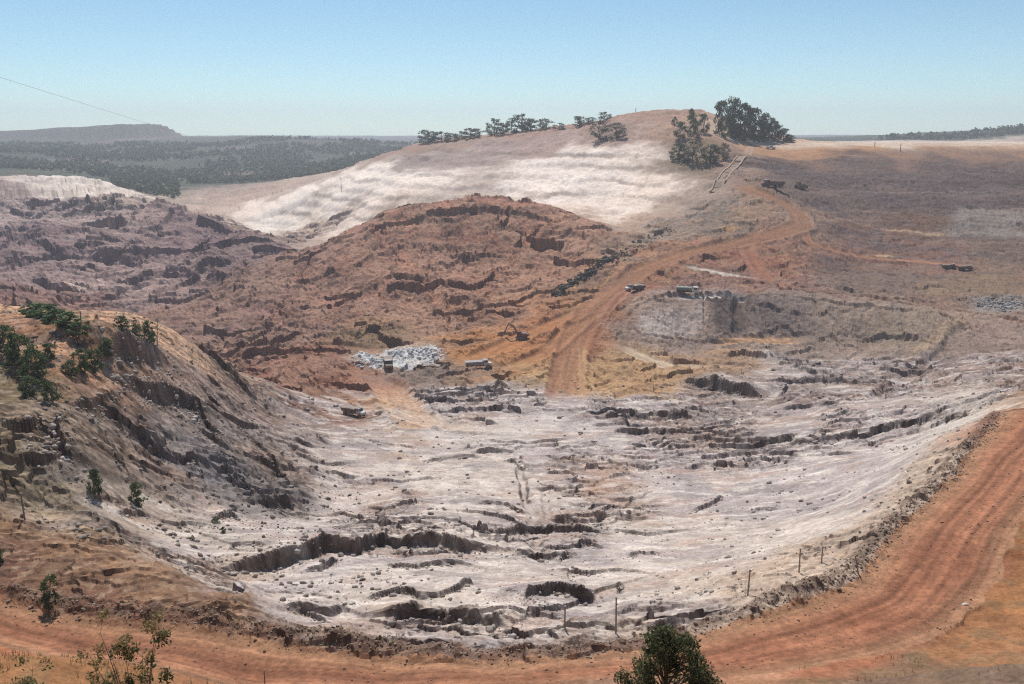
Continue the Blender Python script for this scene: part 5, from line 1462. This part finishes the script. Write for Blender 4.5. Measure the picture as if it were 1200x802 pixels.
def stone(name, c1, c2, scale=0.35):
    m, n, l, b = new_mat(name)
    g = n.new('ShaderNodeNewGeometry'); t = n.new('ShaderNodeTexNoise'); t.inputs['Scale'].default_value = scale; t.inputs['Detail'].default_value = 5
    l.new(g.outputs['Position'], t.inputs['Vector'])
    cr = n.new('ShaderNodeValToRGB'); cr.color_ramp.elements[0].position = .3; cr.color_ramp.elements[1].position = .7
    cr.color_ramp.elements[0].color = (*c1, 1); cr.color_ramp.elements[1].color = (*c2, 1)
    l.new(t.outputs[0], cr.inputs[0]); l.new(cr.outputs[0], b.inputs['Base Color']); b.inputs['Roughness'].default_value = .95; b.inputs['Specular IOR Level'].default_value = .1
    return m
def along(pts, n, spread, size, seed):
    r = np.random.RandomState(seed); A = np.array([p[:2] for p in pts]); o = []
    L_ = np.r_[0, np.cumsum(np.hypot(*(A[1:] - A[:-1]).T))]
    for s in r.rand(n) * L_[-1]:
        k = min(np.searchsorted(L_, s, 'right') - 1, len(A) - 2); u = (s - L_[k]) / (L_[k + 1] - L_[k])
        p = A[k] * (1 - u) + A[k + 1] * u + r.normal(size=2) * spread; o.append((p[0], p[1], size[0] * (size[1] / size[0]) ** (r.rand() ** 2.2)))
    return o
rocks('boulder_row', 'row of dark boulders tipped along the upper haul road', along(P['rockrow'][:5], 420, 1.9, (.8, 3.2), 1), stone('dark_rock', (.035, .030, .030), (.13, .11, .10)), 31, 'boulders')
rocks('boulder_spill', 'scattered dark stones above the end of the boulder row', along(P['rockrow'][4:], 160, 4.0, (.6, 2.2), 2), stone('dark_stone', (.06, .05, .048), (.2, .17, .15)), 32, 'boulders')
rocks('white_rubble', 'spread of white broken rock behind the parked trucks', along(P['white_rubble'][:6], 800, 3.4, (.25, 2.0), 3), stone('white_rock', (.38, .38, .38), (.68, .68, .67)), 33)
rocks('gravel_heap', 'patch of grey crushed rock at the right edge below the dam', along(P['gravel'], 420, 3.8, (.6, 2.0), 4), stone('grey_rock', (.13, .12, .12), (.42, .40, .38)), 34)
EDGE = ROAD_PIT_EDGE[1:-2]
r = np.random.RandomState(6)
vr = []
for x, y, s in along(EDGE, 7000, .9, (.07, .45), 5):
    d = math.hypot(x, y + 40); q = (x + 0.0, y + 1.7); vr.append((x * (1 + 1.2 / d), y + 1.6 + r.normal() * .5, s))
rocks('road_rubble', 'broken stones and clods heaped along the pit side of the near road', vr, stone('brown_rock', (.12, .085, .065), (.36, .28, .22), 1.2), 35)
vr2 = []
while len(vr2) < 1500:
    x, y = r.uniform(-60, 105), r.uniform(58, 175)
    if inside(road_poly, np.array([x]), np.array([y]))[0] and perlin(np.array([x / 9.0]), np.array([y / 9.0]), 95)[0] > -.1: vr2.append((x, y, .05 * (7 ** (r.rand() ** 2))))
rocks('road_pebbles', 'small loose stones scattered over the near haul road', vr2, stone('red_stone', (.12, .07, .05), (.36, .25, .18), 2), 38)
# clods lying on the broken mud and the slipped bank
vr = []; br_ = []
while len(vr) < 2600:
    y = 100 + 230 * r.rand() ** 1.3; x = r.uniform(-.45, .56) * y
    if ed.size and gz(x, y) < 44 and perlin(np.array([x / 14.0]), np.array([y / 9.0]), 97)[0] > 0.02: vr.append((x, y, .16 * (6 ** (r.rand() ** 2.8)) * (.6 + y / 250)))
for pts_, h_ in SCARPS:
    P0 = np.array(pts_); dist = P0[:, 1].mean()
    if dist < 330 and len(pts_) > 1: vr += [(x, y - abs(r.normal()) * .5 * h_ - .15 * h_, s * (.5 + .25 * h_)) for x, y, s in along(pts_, int(45 * h_), .35 * h_, (.12, .9), int(dist * 10))]
rocks('mud_clods', 'broken lumps of mud strewn over the pale cracked pit floor', vr, stone('mud_lump', (.16, .13, .11), (.50, .44, .40), .5), 36)
while len(br_) < 1800:
    y = r.uniform(112, 270); x = -r.uniform(.16, .60) * y
    if gz(x, y) > 20 and perlin(np.array([x / 11.0]), np.array([y / 11.0]), 98)[0] > 0.0: br_.append((x, y, .2 * (6 ** (r.rand() ** 2.6))))
rocks('bank_rubble', 'dark and pale broken rock over the slipped left bank', br_, stone('bank_rock', (.06, .05, .045), (.34, .29, .25), .4), 37)

# ---------------------------------------------------------------- posts, cable, chute
def post(x, y, h, label, lean=(0, 0), r0=.09, name='post', cap=True):
    o = thing(name, label, 'post', (x, y, gz(x, y)), 0, 'posts along the road' if name == 'post' else None)
    l_ = h * 1.0
    MB().tube([(0, 0, -.4), (lean[0] * l_ * .5, lean[1] * l_ * .5, l_ * .5), (lean[0] * l_, lean[1] * l_, l_)], (r0, r0 * .92, r0 * .8), 7).build('shaft', M['post'], o)
    if cap: MB().box(lean[0] * l_ - r0 * 1.1, lean[0] * l_ + r0 * 1.1, lean[1] * l_ - r0 * 1.1, lean[1] * l_ + r0 * 1.1, l_ - .02, l_ + .10, .03).build('cap', M['post'], o)
    return o
PL = ['tallest thin post, above the near tree on the pale sand', 'short post left of the tallest one on the pale sand', 'leaning-topped thin post on the sand right of the near tree', 'fourth post from the left on the sand along the road', 'short thin post near the bend of the road',
      'slanting post at the road bend edge', 'lone thin post on the verge near the left picture edge', 'short dark stake on the tan top of the bank']
for i, (x, y, h) in enumerate(P['post']):
    o = post(x, y, h, PL[i], (.02 * (i % 3 - 1) if i != 5 else -.28, 0), .10 if i < 6 else .13)
    if i == 2: MB().tube([(0, 0, h * .9), (.35, 0, h * 1.02), (.62, .1, h * 1.03)], (.05, .04, .03), 5).build('arm', M['post'], o)
FP = ['tiny dark post on the pale dam crest', 'thin mast on the very top of the hill', 'short post at the edge of the dam crest']
for i, (x, y, h) in enumerate(P['far_post']): post(x, y, h, FP[i], (0, 0), .35, 'marker_post')
post(-8.35, 26.2, 4.1, 'thin bare stick in front of the road at the bottom left', (.02, 0), .022, 'stick', False)
x, y, h = P['power_pole'][0]; pz = gz(x, y)
o = thing('power_pole', 'far wooden power pole on the pale terraced slope', 'power pole', (x, y, pz))
MB().tube([(0, 0, -1), (0, 0, h)], (.28, .2), 8).build('shaft', M['post'], o); MB().box(-1.4, 1.4, -.12, .12, h - 1.1, h - .85).build('crossarm', M['post'], o)
o = thing('power_pole', 'tall power pole on the near hillside left of the view', 'power pole', (-81, 20, gz(-81, 20)))
h2 = 123.5 - gz(-81, 20)
MB().tube([(0, 0, -1), (0, 0, h2 + .6)], (.38, .22), 8).build('shaft', M['post'], o); MB().box(-1.6, 1.6, -.12, .12, h2 - .35, h2 - .1).build('crossarm', M['post'], o)
a, b = Vector((x, y, pz + h - .8)), Vector((-81.0, 20.0, 123.5)); cp = []
for k in range(41):
    u = k / 40; q = a.lerp(b, u); q.z -= 4 * u * (1 - u) * 2.5; cp.append(tuple(q))
tag(MB().tube(cp, [.028] * 41, 5).build('overhead_cable', M['cable']), 'thin overhead power cable slanting across the sky at the left', 'cable')

def chute():
    a, b = Vector((*P['chute'][0], 0)), Vector((*P['chute'][1], 0)); w = 3.2
    d = (b - a).normalized(); s = Vector((-d.y, d.x, 0)); n = 14
    o = thing('drainage_chute', 'pale stepped concrete drainage chute running down beside the dam', 'drainage chute', (a.x, a.y, gz(a.x, a.y)))
    o0 = Vector(o.location)
    def strip(off0, off1, z0, z1):
        m = MB(); v = []; f = []
        for k in range(n + 1):
            p = a.lerp(b, k / n); z = gz(p.x, p.y)
            for o_, zz in ((off0, z0), (off1, z0), (off1, z1), (off0, z1)): q = p + s * o_; v.append((q.x - o0.x, q.y - o0.y, z + zz - o0.z))
        for k in range(n): 
            for e in range(4): f.append((k * 4 + e, k * 4 + (e + 1) % 4, k * 4 + 4 + (e + 1) % 4, k * 4 + 4 + e))
        f += [(3, 2, 1, 0), tuple(n * 4 + e for e in range(4))]
        return m.add(v, f)
    strip(-w + .4, w - .4, -.6, .25).build('floor', M['concrete'], o)
    strip(-w - .6, -w + .4, -.8, 1.0).build('side_wall', M['concrete_pale'], o); strip(w - .4, w + .6, -.8, 1.0).build('side_wall', M['concrete_pale'], o)
    for k in range(1, 12):
        p = a.lerp(b, k / 12); z = gz(p.x, p.y); m = MB()
        c = [p + s * (-w + .45) - d * .5, p + s * (w - .45) - d * .5, p + s * (w - .45) + d * .5, p + s * (-w + .45) + d * .5]
        m.add([(q.x - o0.x, q.y - o0.y, z - o0.z + .2) for q in c] + [(q.x - o0.x, q.y - o0.y, z - o0.z + .42) for q in c], [(3, 2, 1, 0), (4, 5, 6, 7), (0, 1, 5, 4), (1, 2, 6, 5), (2, 3, 7, 6), (3, 0, 4, 7)]).build('step', M['concrete'], o)
chute()

# ---------------------------------------------------------------- machines
def dump_truck(x, y, rz, label, cab_m, body_m, load=None, s=1.0, raised=0.0):
    o = thing('dump_truck', label, 'dump truck', (x, y, gz(x, y)), rz, 'trucks at work in the pit'); o.scale = (s, s, s)
    MB().box(-4.6, 4.4, -.45, .45, .9, 1.35).build('chassis', M['steel'], o)
    MB().prism([(2.2, 1.2), (5.0, 1.2), (5.0, 2.0), (4.6, 2.25), (3.6, 2.35), (2.2, 2.35)], -1.15, 1.15).build('bonnet', cab_m, o)
    c = MB().prism([(2.0, 1.35), (3.75, 1.35), (3.75, 2.45), (3.35, 3.35), (2.0, 3.4)], -1.2, 1.2).build('cab', cab_m, o)
    MB().add([(3.79, -1.0, 2.45), (3.79, 1.0, 2.45), (3.42, 1.0, 3.25), (3.42, -1.0, 3.25)], [(0, 1, 2, 3)]).build('windscreen', M['glass'], c)
    for sy in (-1, 1): MB().box(2.25, 3.3, sy * 1.21 - .015, sy * 1.21 + .015, 2.45, 3.2).build('side_window', M['glass'], c)
    MB().box(2.0, 3.5, -1.25, 1.25, 3.40, 3.50, .05).build('roof', M['white'] if cab_m is not M['white'] else M['grey'], c)
    b = MB().prism([(-5.0, 1.9), (-4.2, 1.45), (1.5, 1.45), (1.75, 1.9), (1.75, 3.2), (2.7, 3.45), (2.7, 3.55), (1.6, 3.4), (1.45, 3.0), (-5.3, 2.85)], -1.5, 1.5).build('dump_body', body_m, o)
    for k in range(5):
        for sy in (-1, 1): MB().box(-4.2 + k * 1.25, -4.0 + k * 1.25, sy * 1.56 - .06, sy * 1.56 + .06, 1.5, 2.85).build('rib', body_m, b)
    if load:
        r = random.Random(int(x * 7)); m = MB(); v = []; n = 9
        for i in range(n):
            for j in range(5): v.append((-4.9 + 6.3 * i / (n - 1), -1.35 + 2.7 * j / 4, 2.75 + (.9 * math.sin(math.pi * i / (n - 1)) * math.sin(math.pi * (j + .5) / 5) if 0 < i < n - 1 else 0) + r.uniform(0, .15)))
        m.add(v, [(i * 5 + j, i * 5 + j + 1, i * 5 + j + 6, i * 5 + j + 5) for i in range(n - 1) for j in range(4)]).build('load', load, o)
    for wx in (3.6, -1.7, -3.5):
        for sy in (-1, 1):
            w = MB().wheel(wx, sy * 1.12, .8, .8, .62).build('wheel', M['tyre'], o)
            MB().wheel(wx, sy * 1.42, .8, .42, .08, 12).build('rim', M['rim'], w)
    for sy in (-1, 1): MB().box(5.0, 5.06, sy * .85 - .18, sy * .85 + .18, 1.5, 1.75).build('headlight', M['white'], o)
    return o
SANDM = stone('sand_load', (.30, .24, .19), (.48, .42, .36), 1.0)
T_ = P['truck']
dump_truck(*T_[0], math.radians(-80), 'dark brown truck seen end-on in front of the white rubble', M['brown'], M['brown'], None, 1.15)
dump_truck(*T_[1], math.radians(176), 'brown truck standing sideways right of the white rubble', M['brown'], M['brown'], SANDM, 1.05)
dump_truck(*T_[2], math.radians(8), 'grey and white dump truck near the orange cut', M['white'], M['grey'], None, 1.05)
dump_truck(*T_[3], math.radians(-30), 'white truck on the pale track at the foot of the red mound', M['white'], M['steel'], SANDM, .85)
dump_truck(*T_[4], math.radians(-160), 'white cabbed dump truck climbing the upper haul road', M['white'], M['steel'], SANDM, 1.0)
dump_truck(*T_[5], math.radians(180), 'maroon truck with a pale roof on the bench below the dam', M['maroon'], M['maroon'], None, 1.55)
dump_truck(*T_[6], math.radians(4), 'left one of two small reddish trucks on the track across the dam face', M['red'], M['brown'], None, .8)
dump_truck(*T_[7], math.radians(4), 'right one of two small reddish trucks on the track across the dam face', M['red'], M['brown'], None, .8)

def tracks(o, L_, gauge, h, w, mat):
    for sy in (-1, 1):
        pr = [(L_ / 2 * .8, 0), (L_ / 2, h * .35), (L_ / 2, h * .65), (L_ / 2 * .8, h), (-L_ / 2 * .8, h), (-L_ / 2, h * .65), (-L_ / 2, h * .35), (-L_ / 2 * .8, 0)]
        t = MB().prism(pr, sy * gauge - w / 2, sy * gauge + w / 2).build('track', mat, o)
        for k in range(5): MB().wheel(-L_ * .36 + k * L_ * .18, sy * (gauge + w / 2 * sy * sy) , h * .38, h * .26, .12, 10).build('roller', M['rim'], t)
def excavator(x, y, rz, label, s=1.0):
    o = thing('excavator', label, 'excavator', (x, y, gz(x, y)), rz); o.scale = (s, s, s)
    tracks(o, 4.6, 1.25, .95, .6, M['steel'])
    MB().box(-1.0, 1.0, -1.0, 1.0, .7, 1.15, .25).build('turntable', M['steel'], o)
    MB().prism([(-2.6, 1.2), (1.4, 1.2), (1.4, 1.9), (.2, 2.4), (-2.3, 2.5), (-2.6, 2.2)], -1.35, 1.35).build('house', M['maroon'], o)
    MB().prism([(-3.2, 1.25), (-2.6, 1.2), (-2.6, 2.3), (-3.0, 2.25), (-3.25, 1.9)], -1.3, 1.3).build('counterweight', M['steel'], o)
    c = MB().prism([(-.2, 1.9), (1.6, 1.2), (1.75, 2.3), (1.35, 3.2), (-.2, 3.25)], .35, 1.35).build('cab', M['maroon'], o)
    MB().add([(1.71, .45, 1.6), (1.71, 1.25, 1.6), (1.79, 1.25, 2.3), (1.40, 1.25, 3.1), (1.40, .45, 3.1), (1.79, .45, 2.3)], [(0, 1, 2, 5), (5, 2, 3, 4)]).build('window', M['glass'], c)
    MB().prism([(1.0, 1.6), (1.6, 1.5), (3.4, 4.6), (5.6, 5.6), (5.5, 6.05), (3.1, 5.2)], -.25, .25).build('boom', M['brown'], o)
    st = MB().prism([(5.1, 6.3), (5.6, 6.25), (7.1, 3.0), (6.8, 2.8)], -.2, .2).build('stick', M['brown'], o)
    MB().tube([(3.2, 0.0, 5.4), (5.2, 0, 6.4)], (.12, .12), 8).build('ram', M['steel'], st)
    MB().prism([(6.6, 3.1), (7.3, 3.0), (7.5, 2.2), (7.0, 1.5), (6.2, 1.45), (6.0, 1.9), (6.7, 2.2)], -.65, .65).build('bucket', M['steel'], o)
    return o
excavator(*P['excavator'][0], math.radians(168), 'dark red tracked excavator with raised boom on the orange cut', 1.05)
def bulldozer(x, y, rz, label, s=1.0):
    o = thing('bulldozer', label, 'bulldozer', (x, y, gz(x, y)), rz); o.scale = (s, s, s)
    tracks(o, 4.4, 1.15, 1.2, .6, M['steel'])
    MB().prism([(-2.0, .8), (2.3, .8), (2.3, 1.9), (.3, 2.1), (-2.0, 2.0)], -.8, .8).build('engine_cover', M['yellow'], o)
    c = MB().box(-1.7, .2, -.85, .85, 2.0, 3.3, .1, (.85, .9)).build('cab', M['yellow'], o)
    MB().box(-1.4, .0, -.86, .86, 2.4, 3.0, .1).build('window', M['glass'], c)
    MB().prism([(3.0, .1), (3.3, .1), (3.15, .9), (3.35, 1.6), (3.1, 1.6), (2.9, .9)], -2.0, 2.0).build('blade', M['steel'], o)
    for sy in (-1, 1): MB().tube([(.5, sy * 1.55, .6), (3.0, sy * 1.55, .5)], (.14, .14), 6).build('push_arm', M['yellow'], o)
    MB().prism([(-3.1, .3), (-2.8, .3), (-2.2, 1.4), (-2.2, 1.7), (-2.9, 1.6)], -.25, .25).build('ripper', M['steel'], o)
bulldozer(*P['bulldozer'][0], math.radians(20), 'small dark bulldozer right of the maroon truck below the dam', 1.5)
def tanker(x, y, rz, label, s=1.0):
    o = thing('tanker_truck', label, 'tanker truck', (x, y, gz(x, y)), rz); o.scale = (s, s, s)
    MB().box(-4.6, 4.2, -.45, .45, .85, 1.2).build('chassis', M['steel'], o)
    t = MB(); n = 14; pr = [(1.25 * math.cos(2 * math.pi * k / n), 2.25 + .95 * math.sin(2 * math.pi * k / n)) for k in range(n)]
    v = [(-4.6, a, b) for a, b in pr] + [(1.6, a, b) for a, b in pr]
    k_ = t.add(v, [tuple(range(n))[::-1], tuple(range(n, 2 * n))] + [(k, (k + 1) % n, n + (k + 1) % n, n + k) for k in range(n)]).build('tank', M['green'], o)
    for q in (-3.4, -1.5, .4): MB().wheel(q, 0, 3.2, .32, .5, 10).build('hatch', M['grey'], k_)
    c = MB().prism([(2.0, 1.0), (4.4, 1.0), (4.5, 2.2), (4.0, 3.1), (2.0, 3.2)], -1.2, 1.2).build('cab', M['white'], o)
    MB().add([(4.52, -1.0, 2.2), (4.52, 1.0, 2.2), (4.07, 1.0, 3.0), (4.07, -1.0, 3.0)], [(0, 1, 2, 3)]).build('windscreen', M['glass'], c)
    for sy in (-1, 1): MB().box(2.5, 3.8, sy * 1.21 - .015, sy * 1.21 + .015, 2.2, 2.9).build('side_window', M['glass'], c)
    for wx in (3.3, -1.9, -3.4):
        for sy in (-1, 1):
            w = MB().wheel(wx, sy * 1.05, .55, .55, .45).build('wheel', M['tyre'], o); MB().wheel(wx, sy * 1.28, .55, .3, .06, 10).build('rim', M['rim'], w)
tanker(*P['tanker'][0], math.radians(-20), 'grey-green tank truck on the white sand at the bench edge', 1.15)
def pickup(x, y, rz, label, s=1.0):
    o = thing('pickup_truck', label, 'pickup truck', (x, y, gz(x, y)), rz); o.scale = (s, s, s)
    MB().prism([(-2.6, .5), (2.6, .5), (2.6, 1.0), (1.2, 1.15), (-2.6, 1.15)], -.9, .9).build('body', M['white'], o)
    c = MB().prism([(-.7, 1.15), (1.2, 1.15), (.6, 1.75), (-.6, 1.78)], -.82, .82).build('cab', M['white'], o)
    for sy in (-1, 1): MB().prism([(-.5, 1.2), (1.0, 1.2), (.5, 1.68), (-.5, 1.7)], sy * .83 - .01, sy * .83 + .01).build('side_window', M['glass'], c)
    MB().box(-2.5, -.8, -.8, .8, 1.16, 1.28).build('bed_cover', M['steel'], o)
    for wx in (1.7, -1.7):
        for sy in (-1, 1):
            w = MB().wheel(wx, sy * .85, .38, .38, .25).build('wheel', M['tyre'], o); MB().wheel(wx, sy * .98, .38, .2, .03, 10).build('rim', M['rim'], w)
pickup(*P['pickup'][0], math.radians(5), 'white pickup parked at the left end of the dam crest', 1.6)

# a white stone lying on the haul road
x, y = P['roadstone'][0]
v = []; f = []
r = random.Random(2)
for k in range(3):
    for q in range(8): a = q * math.pi / 4; v.append(((.45, .36, .15)[k] * math.cos(a) * r.uniform(.8, 1.15), (.32, .27, .12)[k] * math.sin(a) * r.uniform(.8, 1.15), (-.08, .1, .2)[k]))
for k in range(2): f += [(k * 8 + q, k * 8 + (q + 1) % 8, k * 8 + 8 + (q + 1) % 8, k * 8 + 8 + q) for q in range(8)]
f += [tuple(range(16, 24)), tuple(range(8))[::-1]]
o = MB().add(v, f).build('stone', stone('pale_stone', (.5, .47, .43), (.7, .67, .62), 3)); o.location = (x, y, gz(x, y)); tag(o, 'single whitish stone lying on the bend of the near road', 'stone')

# ---------------------------------------------------------------- dusty air
def haze():
    o = MB().box(-7300, 7300, -300, 7300, -130, 260).build('haze', bpy.data.materials.new('haze_air'))
    m = o.data.materials[0]; m.use_nodes = True; n = m.node_tree.nodes; l = m.node_tree.links
    n.remove(n['Principled BSDF']); vp = n.new('ShaderNodeVolumePrincipled')
    vp.inputs['Color'].default_value = (0.82, 0.89, 1.0, 1); vp.inputs['Density'].default_value = HAZE; vp.inputs['Anisotropy'].default_value = 0.25
    l.new(vp.outputs[0], n['Material Output'].inputs['Volume'])
    o['kind'] = 'stuff'; tag(o, 'thin pale blue dusty haze filling the whole valley', 'haze')
HAZE = 0.00015
haze()
